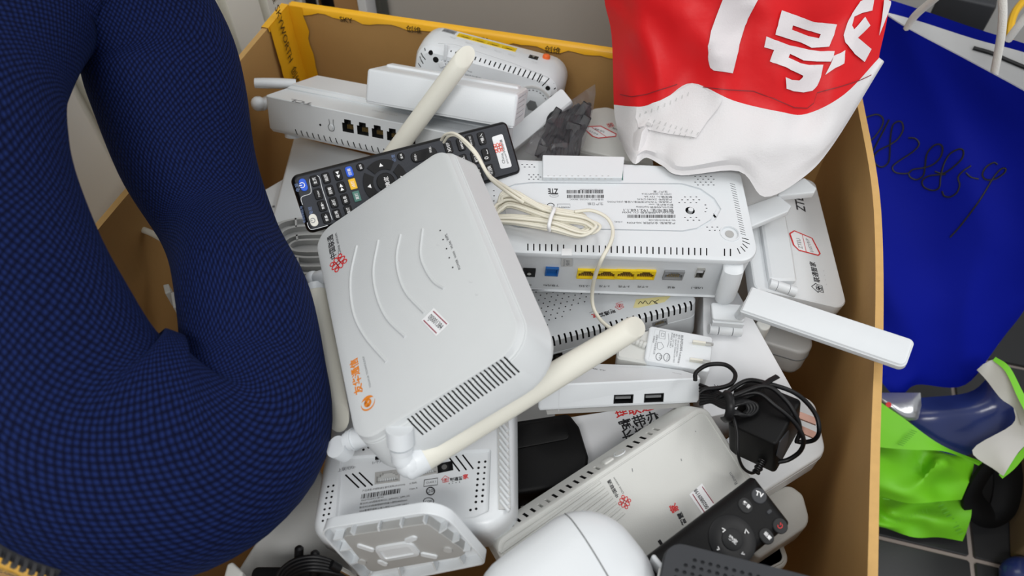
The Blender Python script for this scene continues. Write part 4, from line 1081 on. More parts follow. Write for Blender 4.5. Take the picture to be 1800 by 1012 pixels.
    for k_, (t, x0, x1) in enumerate((('默认用户名: user', 1140, 1183), ('默认WLAN密钥: bqs2z6hp', 1118, 1183), ('管理地址: 192.168.1.1', 1096, 1184), ('默认WLAN网络名称: CU_36XN', 1094, 1184))): up(t, x0, x1, 358.5 + k_ * 4.6, 'ink', .8)
    up('SN: ZTEGD5C8A104E', 1140, 1187, 386, 'ink', .8); up('产品类型: 全光网关 XG-PON', 1102, 1187, 390.5, 'ink', .8); up('(C系统)', 1080, 1094, 389, 'ink_grey', .9)
    D.poly(T, [(988, 437), (1005, 437), (1005, 449), (987, 449)], 'label_paper', .0002); up('Warranty', 990, 1002, 445, 'ink_grey', .9)
    D.poly(F, [(987, 453), (1006, 453), (1006, 468), (986, 468)], 'greywhite', .0002); D.text(F, '保修', (1001, 466), (1001, 456), 'ink_grey', .9, 0, .0004); D.text(F, 'Warranty', (993, 467), (993, 455), 'ink_grey', 1, 0, .0004)
    for t, x0, x1, y in (('电源', 921, 934, 499), ('下联光Ra', 955, 983, 500), ('1-2.5G', 1018, 1040, 501), ('2-千兆', 1053, 1072, 501.5), ('3-千兆', 1087, 1107, 502), ('4-千兆', 1121, 1140, 502.5), ('电话', 1174, 1187, 503.5), ('USB-1', 1216, 1236, 504)): D.text(F, t, (x1, y), (x0, y - .3), 'ink', 1.0, .01)
    D.done()
    # folding antenna at the corner
    inv = D.M.inverted(); L = lambda p: inv @ p
    an = MB(); base = L(at(1282, 500, .425))
    y0 = -d / 2
    G = Matrix.Translation((base.x, y0, 0))
    # collar growing out of the front face
    # (shaped as a tapering half-barrel)
    rings = []
    for k_, (z, r, o) in enumerate(((h - .006, .0082, -.004), (h - .009, .0086, .002), (h - .022, .0088, .006), (h - .034, .0086, .009), (h - .040, .0080, .0098), (h - .042, .0062, .010), (h - .048, .0058, .0105), (h - .050, .0030, .0105), (h - .056, .0030, .0105))):
        rings.append([(base.x + r * math.cos(q * math.pi / 10), y0 - o + r * .62 * math.sin(q * math.pi / 10), z) for q in range(20)])
    an.loft(rings[::-1], 0)
    mount = D.part(an, 'antenna_mount', ['white'], smooth=40)
    yk = L(at(1277, 553, .400)); mb = MB()
    Y = Tr(yk.x, yk.y, yk.z) @ Rz(R(-3)) @ Matrix.Scale(1.2, 4)
    mb.rslab(.0225, .014, .002, prof(.004, .001, .001), 0, Y); mb.box(-.0108, .0108, -.0085, -.0055, -.009, .002, 0, Y)
    for x0, x1 in ((-.0112, -.0055), (-.0048, .0042), (.0049, .0112)): mb.cyl((x0, -.0085, -.0065), (x1, -.0085, -.0065), .0038, None, 14, 0, Y)
    D.part(mb, 'hinge', ['white'], mount, 40)
    P = POSE['b']; Mb = inv @ Matrix((*P['M'], (0, 0, 0, 1))); bw, bd, bh = P['d']
    blade = MB().slab([(-bw / 2, -bd / 2), (bw / 2, -bd / 2), (bw / 2, bd / 2), (-bw / 2, bd / 2)], [.001, .005, .004, .001], [(.0015, 0), (.0004, .001), (0, .002), (0, bh - .002), (.0008, bh - .0015), (.0012, bh - .0003), (.0022, bh)], 0, Mb)
    bo = D.part(blade, 'antenna', ['white'], smooth=40)
    a = L(at(1299, 556, .402)); b = Mb @ Vector((-bw / 2 + .004, 0, bh * .4))
    D.part(MB().tube([a, (a + b) / 2 + Vector((0, 0, .002)), b], [.004, .0045, .0045], 10), 'antenna_knuckle', ['white'], bo, 40)
big_router()

# ============================================================ the long black remote
def remote_one():
    D = Dev('remote_control', 'long black remote with many small keys and a white label, under pale grey router', 'remote control', POSE['B'])
    w, d, h = D.w, D.d, D.h; T = TOP(h)
    D.body(MB().slab([(-w / 2, -d / 2), (w / 2, -d / 2), (w / 2, d / 2), (-w / 2, d / 2)], .005, [(.003, 0), (.0006, .003), (0, .006), (0, h - .003), (.0006, h - .0018), (.0014, h - .0008), (.0024, h - .0003)], 0), ('black', 'cavity_shade'))
    D.part(MB().slab([(-w / 2 + .0022, -d / 2 + .0022), (w / 2 - .0022, -d / 2 + .0022), (w / 2 - .0022, d / 2 - .0022), (-w / 2 + .0022, d / 2 - .0022)], .003, [(0, h - .0006), (.0004, h)], 0), 'face_plate', ['remote_grey'])
    U = D.uv
    S = .00046
    def key(p, wpx, hpx, m='black', rr=None, txt=None, tm='ink_white', rot=90, name='button', sc=.62):
        c = U(T, p); kw, kh = wpx * S, hpx * S; r = rr if rr is not None else .0012
        D.part(MB().rslab(kw, kh, r, [(0, -.0003), (0, .0008), (.0004, .0011)], 0, T @ Tr(c.x, c.y), seg=4), name, [m])
        if txt:
            L = (kh if rot in (90, -90) else kw) * sc; a = R(rot); q = Vector((math.cos(a), math.sin(a))) * L / 2
            n = Vector((-q.y, q.x)).normalized() * min(kw, kh) * .16
            D.text(T @ Tr(0, 0, .0011), txt, c - q - n, c + q - n, tm, 1.0, .01, .0002, uvs=True)
    key((533, 325), 12, 21, 'btn_blue', .0026, '⏻', 'ink_white', 90, sc=.45)
    key((551, 387), 13, 21, 'btn_white', .0028, '⏻', 'ink_grey', 90, sc=.4)
    for p, t in (((553, 318), '主页'), ((559, 341), 'TV/AV'), ((566, 362), '音量+'), ((573, 383), '音量-'), ((573, 313), '返回'), ((580, 335), '回看'), ((586.5, 356), '点播'), ((592, 377), '应用'),
                 ((594, 307.5), '◀◀'), ((600, 329), '▶▶'), ((606.5, 350.5), '信息'), ((612, 370), '直播')): key(p, 13, 18.5, 'black', .0016, t)
    key((614, 302), 12, 18, 'btn_blue', .0018, '回看'); key((620, 323.5), 12, 18, 'btn_yellow', .0006, '点播'); key((627, 345), 12, 18, 'btn_green', .0006, '直播')
    key((633, 293.5), 13, 13.5, 'black', .0029, '首页'); key((704.5, 275), 13, 13.5, 'black', .0029, '菜单')
    key((745, 272.5), 48, 19, 'black', .004); D.text(T @ Tr(0, 0, .0012), '频道+', (733, 282), (731, 270), 'ink_white'); D.text(T @ Tr(0, 0, .0012), '频道-', (759, 268), (757, 257), 'ink_white')
    for p, t in (((788, 259), '3DEF'), ((810, 254), '6MNO'), ((826, 248), '9WXYZ'), ((846.5, 243.5), '*输入'), ((815, 282.5), '5JKL'), ((835, 277), '8TUV'), ((854, 272), '0 ⎵'), ((824, 311), '4GHI'), ((842, 306), '7PQRS'), ((861.5, 299.5), '切换')): key(p, 14, 23, 'black', .0018, t, sc=.72)
    # ring of direction keys with an OK key in the middle
    c = U(T, (678, 320)); r0, r1 = .0095, .0180
    for a0, a1, t in ((52, 128, '▲'), (142, 218, '▲'), (-38, 38, '▲'), (232, 308, '▲')):
        n = 10; o = [(r1 * math.cos(R(a0 + (a1 - a0) * k / n)), r1 * math.sin(R(a0 + (a1 - a0) * k / n))) for k in range(n + 1)]; i = [(r0 * math.cos(R(a0 + (a1 - a0) * k / n)) * 1.08, r0 * math.sin(R(a0 + (a1 - a0) * k / n)) * 1.08) for k in range(n + 1)]
        mb = MB(); vs = [(x, y, z) for z in (-.0003, .001) for x, y in o + i]; m_ = n + 1; N2 = 2 * m_
        fs = []
        for k in range(n): fs += [(k, k + 1, m_ + k + 1, m_ + k)[::-1], (N2 + k, N2 + k + 1, N2 + m_ + k + 1, N2 + m_ + k), (k, k + 1, N2 + k + 1, N2 + k), (m_ + k + 1, m_ + k, N2 + m_ + k, N2 + m_ + k + 1)]
        fs += [(0, N2, N2 + m_, m_), (n, m_ + n, N2 + m_ + n, N2 + n)]
        D.part(mb.add(vs, fs, 0, T @ Tr(c.x, c.y)), 'button', ['black'])
        am = R((a0 + a1) / 2); q = Vector((math.cos(am), math.sin(am))) * .0137 + c
        D.P('ink_white', 'symbol').add([(0, .0016, 0), (-.0017, -.0012, 0), (.0017, -.0012, 0)], [(0, 1, 2)], 0, T @ Tr(q.x, q.y, .0013) @ Rz(am - math.pi / 2 if am < 2 else am - math.pi / 2))
    key((678, 320), 32, 32, 'black', .0072, '确定', sc=.55)
    # printed frame lines and captions
    D.line(T, [(544, 318), (546, 311), (552, 309), (561, 311), (566, 330), (574, 355), (584, 386)], .0005, 'ink_light', sm=3)
    D.line(T, [(544, 318), (547, 335), (544, 341), (532, 345), (529, 350), (532, 360)], .0005, 'ink_light', sm=3); D.line(T, [(540, 391), (543, 400), (550, 403), (576, 396)], .0005, 'ink_light', sm=3)
    D.text(T, '电视控制区域', (537, 391), (531, 362), 'ink_blue'); D.text(T, '电源', (527, 336), (524, 322), 'ink_blue'); D.text(T, '电视', (550, 376), (547, 363), 'ink_blue'); D.text(T, '设置', (696, 284), (693, 271), 'ink_blue')
    c0, c1 = U(T, (871.5, 269)), U(T, (890, 265)); 
    q = [U(T, p) for p in ((864, 241), (883, 235), (900, 293), (880, 297))]
    D.part(MB().slab([(p.x, p.y) for p in q], .0016, [(0, -.0001), (0, .0003), (.0002, .0004)], 0, T), 'sticker', ['label_paper'])
    H = T @ Tr(0, 0, .0004)
    D.logo_knot(H, (876, 259.5), 8, 'ink_coral', 0); D.text(H, 'China', (888, 287), (884, 269), 'ink', .9); D.text(H, 'unicom中国联通', (894, 287), (882, 245), 'ink', .9)
    D.done()
remote_one()

# ============================================================ white router with the four black sockets
def tcl_router():
    D = Dev('wifi_router', 'white router with four black square sockets beside the brown box wall', 'router', POSE['C'])
    w, d, h = D.w, D.d, D.h; F = FRONT(d); T = TOP(h); mb = MB()
    mb.slab([(-w / 2, -d / 2), (w / 2, -d / 2), (w / 2, d / 2), (-w / 2, d / 2)], .004, [(.005, 0), (.003, .0006), (.0004, .004), (0, .0048), (0, h - .0008), (.0006, h)], 0)
    for x, y in ((611.5, 221.5), (637.5, 226.5), (663.5, 231.5), (690, 237)): D.port(F, (x, y), (x + 10, y + 1.9), .95, 'cat')
    D.port(F, (723, 244), (730, 245.4), 1, 'dc'); D.dot(F, (563, 219.5), .0013)
    Fb = FRONT(d) @ Tr(0, .0062)
    for i in range(20): x = -w / 2 + .035 + i * .0068; D.cut.box(-.0006, .0006, -.003, .003, -.003, .001, 1, Fb @ Tr(x, 0) @ Rz(.35))
    D.body(mb, smooth=25)
    # stepped raised lid at the rear
    D.part(MB().slab([(-w / 2 + .002, -d / 2 + .030), (w / 2 - .002, -d / 2 + .030), (w / 2 - .002, d / 2 - .001), (-w / 2 + .002, d / 2 - .001)], .003, [(0, h - .001), (0, h + .0012), (.0035, h + .0030), (.004, h + .0044), (.0045, h + .0048)], 0), 'lid', ['white'], smooth=25)
    D.part(MB().cyl((-w / 2 + .02, -d / 2 + .012, -.004), (-w / 2 + .02, -d / 2 + .012, .002), .008, None, 18), 'foot', ['white'])
    D.text(T, 'TCL', (553, 182), (513, 174), 'ink_grey', .62, .03); D.text(T, 'WiFi 6 3000M', (700, 203), (656, 193), 'ink_light', .7); D.text(T, 'POWER LAN WAN', (812, 228), (752, 216), 'ink_light', .7)
    a = [D.uv(F, p) for p in ((578, 209), (579.5, 217), (577, 222), (580, 229), (586, 230), (588, 225), (586, 218), (586, 210))]
    D.P('ink', 'emblem').ribbon([p[:2] for p in smoothpath([(q.x, q.y, 0) for q in a], 4)], .0006, 0, F, .0002)
    D.part(MB().cyl((D.uv(F, (582.5, 223)).x, D.uv(F, (582.5, 223)).y, 0), (D.uv(F, (582.5, 223)).x, D.uv(F, (582.5, 223)).y, .0012), .0022, None, 14, 0, F), 'button', ['white'])
    D.done()
    inv = D.M.inverted(); L = lambda p: inv @ p
    e = L(at(520, 147, .428)); s = L(at(464, 146, .434)); s2 = L(at(448, 146, .435))
    ao = D.part(MB().tube([s2, s, (s + e) / 2, e], [.0065, .0068, .0068, .006], 14, flat=.75), 'antenna', ['white'], smooth=40)
    a = L(at(472, 178, .412)); b = L(at(461, 184, .416)); c = L(at(454, 182, .418))
    D.part(MB().tube([a, b, c], [.006, .0062, .0058], 14).ball(c, .0075, n=12), 'hinge', ['white'], ao, 40)
tcl_router()

# ============================================================ plain white oblong unit lying across it
def white_block():
    D = Dev('media_box', 'plain white oblong box with a ribbed end lying across the router with four sockets', 'box', POSE['D'])
    w, d, h = D.w, D.d, D.h; mb = MB()
    mb.rslab(w, d, .003, [(.0015, 0), (.0006, .0004), (.0006, .002), (0, .0022), (0, h - .0025), (.0008, h - .0008), (.0025, h)], 0)
    for i in range(5): D.cut.box(w / 2 - .0012, w / 2 + .002, -d / 2 + .004, d / 2 - .012, .007 + i * .0045, .0085 + i * .0045, 0)
    D.body(mb)
    D.part(MB().slab([(-w / 2 + .004, d / 2 - .020), (w / 2 - .006, d / 2 - .020), (w / 2 - .006, d / 2 - .003), (-w / 2 + .004, d / 2 - .003)], .003, [(0, h - .0005), (.001, h + .0016), (.002, h + .002)], 0), 'ridge', ['white'])
    T = TOP(h); D.text(T, 'Network terminal', (905, 163), (868, 157), 'ink_light', .7); D.done()
white_block()

# ============================================================ rounded modem standing at the rear wall
def rear_modem():
    D = Dev('modem', 'white rounded modem with a yellow socket block and orange button, standing against the rear wall', 'modem', POSE['E'])
    w, d, h = D.w, D.d, D.h; T = TOP(h); B = BACK(d); mb = MB()
    mb.rslab(w + .008, d + .002, .020, [(.010, 0), (.004, .003), (0, .010), (0, .026), (.002, h - .010), (.0045, h - .0035), (.010, h)], 0, None, 0, -.001, 8)
    D.slots(T, (794, 82), (791, 93), (952, 128), (944, 143), 19, .0012, .004)
    for q in ((958, 126, 947, 145), (970, 134, 953, 151), (978, 143, 973, 149), (981, 154, 973, 158), (979, 165, 964, 172), (977, 174, 964, 180), (754, 83, 749, 74), (747, 90, 742, 81), (748, 105, 739, 94), (744, 112, 737, 100), (740, 118, 734, 112)): D.slot(T, q[:2], q[2:], .001, .003)
    for p, r in (((757, 93), .0024), ((963, 155), .0024), ((766, 105), .003)): D.dot(T, p, r, .003, 12)
    D.port(B, (790, 55.5), (801, 58.5), .72, 'rj', ['port_grey', 'grey', 'port_pin'])
    for i in range(4): D.port(B, (817.5 + i * 25.7, 64.5 + i * 6.8), (830.5 + i * 25.7, 67.9 + i * 6.8), .70, 'rj', ['yellow', 'yellow_in', 'port_pin'])
    D.port(B, (938, 100.5), (946, 102.6), .85, 'dc'); D.port(B, (960, 102), (966.5, 104), 1, 'btn', ['orange'])
    D.body(mb)
    for t, a, b in (('电话', (800, 68), (791, 65)), ('网口1', (830, 78), (818, 74)), ('网口2', (856, 84), (844, 81)), ('网口3', (880, 92), (868, 88)), ('网口4', (905, 99), (893, 95)), ('电源', (944, 111), (934, 108))): D.text(B, t, b, a, 'ink_light', .9)
    # wall-mount ring
    c = D.uv(T, (935, 185)); ring = MB()
    ring.loft([[(c.x + r * math.cos(q * math.pi / 14), c.y + r * math.sin(q * math.pi / 14), z) for q in range(28)] for r, z in ((.0205, 0), (.020, .0014), (.0182, .0014), (.0178, 0))], 0, T, (0, 0)); D.part(ring, 'mount_ring', ['greywhite'])
    for r in (.0155,):
        for k in range(26):
            a = k * math.pi / 13; D.P('ink_grey', 'vent_dots').box(-.0005, .0005, -.0008, .0008, 0, .0003, 0, T @ Tr(c.x + r * math.cos(a), c.y + r * math.sin(a)) @ Rz(a))
    D.part(MB().cyl((c.x, c.y, -.001), (c.x, c.y, .0012), .0055, None, 6, 0, T), 'mount_hook', ['grey'])
    c2 = D.uv(T, (777, 112)); D.part(MB().rslab(.006, .006, .001, prof(.002, .0004, .0002), 0, T @ Tr(c2.x, c2.y) @ Rz(.6)), 'latch', ['white'])
    c3 = D.uv(T, (786, 92)); D.part(MB().rslab(.0035, .016, .0014, prof(.0012, .0004, .0002), 0, T @ Tr(c3.x - .0015, c3.y) @ Rz(.05)), 'rib', ['white'])
    for j in range(4):
        for i in range(4): D.line(T, [(776 + i * 5.5 + j, 106 + j * 5 + i), (778 + i * 5.5 + j, 106.6 + j * 5 + i)], .0009, 'ink_grey', .0003, 'vent_dots')
    D.line(T, [(770, 62 + 14), (800, 78), (905, 112), (965, 136)], .0004, 'ink_light', .0003, 'seam_line')
    D.text(T, 'GPON 光猫', (830, 126), (815, 121), 'ink', .9); D.text(T, '设备标识码', (846, 137), (818, 129), 'ink_grey', .9)
    D.done()
rear_modem()

# loose cream antenna running down under the remote
def loose_antenna():
    t = thing('router_antenna', 'long cream antenna with a slanted tip lying diagonally over white oblong box', 'antenna', Tr(0, 0, 0))
    a = at(640, 340, .428); b = at(706, 255, .468); c = at(812, 110, .526); e = at(829, 84, .540)
    MB().rod(a, e, .0084, .0082, 18, 0, .72, 1.0, (CP - e).normalized()).build('rod', ['cream'], t, 40)
    MB().tube([a + (a - b) * .12, a, a.lerp(b, .04)], [.008, .0100, .0100], 16, flat=.72, up=(0, -.6, .8)).build('antenna_collar', ['white'], t, 40)
loose_antenna()
# ============================================================ router with the dotted lid, under the upturned one
def dotted_router():
    D = Dev('wifi_router', 'white router with a dotted lid and slotted edge beneath the upside down router', 'router', POSE['L'])
    w, d, h = D.w, D.d, D.h; T = TOP(h); F = FRONT(d); mb = MB()
    mb.rslab(w, d, .008, [(.003, 0), (.0005, .002), (0, .006), (0, h - .0170), (.0006, h - .0168), (.0006, h - .0160), (0, h - .0158), (0, h - .0015), (.0012, h)], 0)
    for i in range(28):   # slots that wrap over the edge
        x = w / 2 - .006 - i * .00505
        D.cut.box(x - .0008, x + .0008, -d / 2 - .002, -d / 2 + .0042, h - .0080, h + .002, 1)
    for j in range(9):
        for i in range(17): D.cut.box(-.0006, .0006, -.0006, .0006, -.003, .002, 1, T @ Tr(-w / 2 + .035 + i * .0058 + (.0029 if j % 2 else 0), -d / 2 + .018 + j * .0052) ) if not (j < 4 and i > 7 + j * 2) else None
    D.port(F, (979, 627), (989, 624.5), .85, 'dc'); D.port(F, (1160, 568), (1173, 564), .6, 'rj', ['port_grey', 'grey', 'port_pin'])
    D.body(mb)
    D.text(T, '联通智', (1080, 543), (1052, 552), 'ink', 1.0, .03); D.text(T, '家', (1050, 549), (1039, 553), 'ink_red', 1.0, .03); D.house(T, (1089, 539), 8, 'ink_red', 160)
    D.poly(T, [(1113, 541), (1118, 526), (1180, 520), (1168, 531), (1122, 541)], 'label_yellow')
    q = [(1158, 527), (1150, 532), (1156, 534), (1146, 529), (1140, 535), (1134, 529), (1130, 534), (1126, 530), (1122, 535)]; D.line(T, q, .0006, 'ink', .0004, sm=4)
    D.line(T, [(1036, 550), (1044, 547)], .0003, 'ink', .0003); D.line(T, [(1082, 534), (1094, 530)], .0003, 'ink_red', .0003)
    D.text(F, '1-千兆', (1072, 619), (1058, 623), 'ink', .9); D.text(F, '2-千兆', (1050, 628), (1040, 631), 'ink', .9)
    D.done()
dotted_router()

# ============================================================ white plug adapter with a rating label
def white_adapter():
    D = Dev('power_adapter', 'white power adapter with two flat pins and a printed rating label', 'adapter', POSE['M'])
    w, d, h = D.w, D.d, D.h; T = TOP(h); U = D.uv
    D.body(MB().rslab(w, d, .003, prof(h, .0015, .003)), ('white', 'cavity_shade'))
    T2 = TOP(h - .0025); q = [U(T2, p) for p in ((1146, 577), (1108, 588), (1085, 610), (1084, 628), (1138, 637))]
    D.part(MB().slab([(p.x, p.y) for p in q], [.001, .004, .003, .003, .001], [(.002, .002), (0, .005), (0, h - .0045), (.0015, h - .0025)], 0), 'tail', ['warmwhite'])
    a, b = U(T, (1136, 606)), U(T, (1100, 592)); mb = MB(); ax = (b - a)
    P = []; rr = []
    for i in range(25):
        t = i / 24; p = a + ax * t; P.append((p.x, p.y, h - .0012)); rr.append((.0034 - .0012 * t) * (1 if (i // 2) % 2 else .86))
    D.part(mb.tube(P, rr, 12), 'strain_relief', ['warmwhite'], smooth=25)
    for p0, p1 in (((1217, 603), (1253, 608)), ((1212, 634), (1248, 639))):
        a, b = U(T, p0), U(T, p1); c = (a + b) / 2; L = (b - a).length; G = T @ Tr(c.x, c.y) @ Rz(math.atan2(b.y - a.y, b.x - a.x))
        mp = MB().box(-L / 2, L * .12, -.0009, .0009, -.001, .0034, 0, G)
        mp.add([(L * .12, -.0008, .0002), (L * .12, .0008, .0002), (L * .12, .0008, .0033), (L * .12, -.0008, .0033), (L * .5, -.0008, .0012), (L * .5, .0008, .0012), (L * .5, .0008, .0032), (L * .5, -.0008, .0032)], [(0, 1, 2, 3)[::-1], (4, 5, 6, 7), (0, 4, 5, 1)[::-1], (3, 7, 6, 2), (0, 3, 7, 4), (1, 5, 6, 2)], 1, G)
        D.part(mp, 'plug_pin', ['cream', 'metal'], smooth=0)
    D.line(T, [(1152, 578), (1199, 588), (1193, 642), (1140, 632)], .0002, 'ink_light', closed=True)
    def dn(t, x0, y0, x1, y1, m='ink_grey', hs=.9, b=0): D.text(T, t, (x0, y0), (x1, y1), m, hs, b)
    dn('RUNYUAN', 1194, 590, 1197, 615, 'ink_grey', .9, .03) if False else dn('RUNYUAN', 1197, 589, 1195, 616, 'ink_grey', .9, .03); dn('电源适配器', 1195, 618, 1191, 638, 'ink_grey', .7)
    for k, (t, l) in enumerate((('型号: RY-H120100CN', 38), ('输入: 100-240V~50/60Hz 0.4A MAX', 50), ('输出: 12V 1.0A', 24), ('POWER SUPPLY', 26))): dn(t, 1192 - k * 4, 588 - k, 1190 - k * 4 - l * .06, 588 + l - k, 'ink_grey', .9)
    D.line(T, [(1160, 581), (1170, 583), (1169, 596), (1158, 594)], .0003, 'ink_grey', closed=True); D.line(T, [(1163, 585), (1168, 586), (1167, 592), (1162, 591)], .0003, 'ink_grey', closed=True)
    D.line(T, [(1156, 602), (1163, 602), (1167, 610), (1160, 615), (1155, 612)], .0003, 'ink_grey', closed=True)
    for c, r in (((1158, 627), 5), ((1172, 628), 5.5)): D.line(T, [(c[0] + r * math.cos(k / 3), c[1] + r * 1.25 * math.sin(k / 3)) for k in range(20)], .0005, 'ink_grey')
    dn('10', 1159, 624, 1158, 630); dn('CCC', 1173, 623, 1171, 633); dn('润源电子科技有限公司', 1154, 588, 1148, 622); dn('中国制造', 1149, 590, 1147, 602); D.line(T, [(1175, 586), (1176, 600), (1173, 610)], .0003, 'ink_grey')
    D.done()
white_adapter()

# ============================================================ small white box with two USB openings
def tv_box():
    D = Dev('set_top_box', 'small white set-top box with two black USB openings in its front', 'set-top box', POSE['N'])
    w, d, h = D.w, D.d, D.h; T = TOP(h); F = FRONT(d)
    q = [D.uv(T, p) for p in ((943, 677), (1232, 664), (1229, 659), (1198, 650), (1145, 642), (1032, 638), (985, 646))]
    for c, r in (((1096, 701), (1113, 700.5)), ((1149.5, 699), (1166.5, 698.3))): D.port(F, c, r, .46, 'usb', ['dark', 'cavity_shade', 'grey'])
    D.body(MB().slab([(p.x, p.y) for p in q], .002, [(.004, -.001), (.001, 0), (0, .002), (0, h - .001), (.0008, h)], 0), ('white', 'cavity_shade'))
    D.part(MB().slab([(p.x * .92, p.y * .92) for p in q], .002, [(.002, -.005), (.001, -.001)], 0), 'foot_plate', ['midgrey'])
    D.text(T, '4K TV', (1040, 648), (1064, 652), 'ink_grey', .6, .03); D.text(T, 'China Unicom', (1088, 645), (1130, 647), 'ink_light', .6); D.text(T, 'POWER', (1182, 655), (1198, 658), 'ink_grey', .6)
    D.line(F, [(983, 678), (982, 722)], .0003, 'ink_light'); D.done()
tv_box()

# ============================================================ router with a red-edged label, against the side wall
def side_router():
    D = Dev('wifi_router', 'white router with red-edged octagon sticker and folded antenna by the brown box wall', 'router', POSE['P'])
    w, d, h = D.w, D.d, D.h; T = TOP(h)
    D.body(MB().slab([(-w / 2, -d / 2), (w / 2, -d / 2), (w / 2, d / 2), (-w / 2, d / 2)], [.006, .013, .008, .006], [(.006, 0), (.001, .006), (0, .009), (0, h - .001), (.001, h)], 0, None, 7))
    U = D.uv
    q = [U(T, p) for p in ((1334, 398), (1376, 380), (1389, 450), (1396, 500), (1349, 500))]
    an = D.part(MB().slab([(p.x, p.y) for p in q], .003, [(.001, -.001), (0, .001), (0, .0045), (.002, .0060)], 0, T), 'antenna', ['white'])
    a, b = U(T, (1350, 501)), U(T, (1396, 516)); hb = MB()
    for k0, k1 in ((0, .26), (.28, .72), (.74, 1)): p0 = a.lerp(b, k0); p1 = a.lerp(b, k1); hb.cyl((p0.x, p0.y, .002), (p1.x, p1.y, .002), .0048, None, 14, 0, T)
    D.part(hb, 'hinge', ['white'], an, 40)
    D.text(T, 'ZTE', (1417, 374), (1409, 341), 'ink_grey', .9, .03) if False else D.text(T, 'ZTE', (1416, 373), (1411, 347), 'ink', 1.0, .02)
    oc = [(1388, 411), (1396, 406), (1427, 419), (1441, 446), (1438, 449), (1404, 440), (1395, 431)]
    D.poly(T, oc, 'label_paper'); D.line(T, oc, .0015, 'ink_red', .0004, 'lettering', True); D.line(T, [(1410, 413), (1417, 443)], .0005, 'ink_red', .0004)
    D.text(T, 'ZTEU', (1411, 438), (1406, 420), 'ink_grey', 1, 0, .0004); D.text(T, '0107191P', (1430, 444), (1421, 420), 'ink_grey', 1, 0, .0004)
    D.text(T, '联通智家', (1441, 497), (1432, 461), 'ink', 1.0, .02); D.house(T, (1437, 506), 10, 'ink', 90)
    for i in range(4): D.dot(T, (1453 - i * 1.5, 501 - i * 7), .0008) if False else D.line(T, [(1452 - i * 1.6, 501 - i * 8), (1452.8 - i * 1.6, 499 - i * 8)], .0007, 'ink_light')
    D.done()
side_router()
def blade(name, label, pts, z, h, m='white', rad=.002, cat='antenna'):
    d = flat(name, label, cat, pts, z, h, rad, (m, 'cavity_shade'), .0012, .0012); return d
blade('antenna_blade', 'flat white antenna blade under the tip of the red and white bag', [(1300, 366), (1367, 342), (1392, 361), (1386, 371), (1312, 402)], .428, .006)
blade('antenna_blade', 'shorter white antenna blade touching the brown side wall under the carrier bag', [(1358, 345), (1414, 311), (1436, 330), (1432, 338)], .430, .007)
dR = flat('wifi_router', 'shaded grey-white router deep beside the side wall, under the long antenna blade', 'router', [(1296, 556), (1395, 566), (1434, 596), (1420, 624), (1300, 588)], .345, .042, [.006, .008, .012, .012, .004], ('greywhite', 'cavity_shade'), .003, .012)
dR.part(MB().slab(dR.out, dR.rad, [(-.0006, .0285), (-.0006, .0295)], 0), 'seam_line', ['grey'])
blade('rubber_tab', 'small rounded white tab poking out under the long antenna blade', [(1325, 560), (1358, 566), (1352, 580), (1338, 580)], .385, .02, 'warmwhite', .006, 'cover')

# ============================================================ white cartons and boxes lower down
O = flat('carton', 'glossy white carton lid under the white power adapter', 'box', [(1236, 500), (1290, 500), (1402, 700), (1236, 735)], .385, .045, .0008, ('white_gloss', 'cavity_shade'), .0006, .0006)
O.text(TOP(O.h), '中国联通', (1250, 683), (1290, 692), 'ink', 1.0, .02) if False else O.text(TOP(O.h), '进', (1252, 686), (1266, 690), 'ink', 1.1, .0)
O.text(TOP(O.h), '宽带', (1340, 668), (1368, 660), 'ink', 1.0, .02) if False else None
O.done()
Z = flat('carton', 'grey-lit white carton with large black and red characters under the set-top box', 'box', [(985, 735), (1212, 700), (1222, 800), (1040, 850)], .368, .03, .001, ('white_gloss', 'cavity_shade'), .0008, .0008)
Z.text(TOP(Z.h), '宽带办', (1092, 758), (1163, 737), 'ink', .95, .02); Z.text(TOP(Z.h), '理联通', (1084, 735), (1150, 718), 'ink_red', .95, .02); Z.text(TOP(Z.h), '长城网', (1098, 778), (1165, 757), 'ink', .95, .02); Z.done()
Q = flat('set_top_box', 'white device with a rounded corner under the black power adapter', 'set-top box', [(1250, 790), (1385, 690), (1432, 700), (1453, 795), (1340, 866), (1300, 870)], .378, .028, [.004, .006, .012, .014, .004, .004], ('white', 'cavity_shade'), .002, .004)
Q.part(MB().slab(Q.out, Q.rad, [(-.0004, Q.h - .006), (-.0004, Q.h - .0054)], 0), 'seam_line', ['greywhite'])
flat('set_top_box', 'white rounded device behind the tilted black TV remote, below another white device', 'set-top box', [(1290, 890), (1388, 850), (1412, 868), (1426, 920), (1330, 985)], .352, .026, [.004, .008, .008, .014, .004], ('warmwhite', 'cavity_shade'), .002, .004)
S3 = flat('set_top_box', 'lowest off-white device with a ridged rim, next to the TV remote', 'set-top box', [(1285, 960), (1368, 928), (1390, 990), (1310, 1030)], .335, .02, [.004, .006, .010, .004], ('warmwhite', 'cavity_shade'), .002, .003)
S3.part(MB().slab(S3.out, S3.rad, [(.0026, S3.h), (.003, S3.h + .0008), (.0042, S3.h + .0008), (.0046, S3.h)], 0), 'rim', ['warmwhite'])

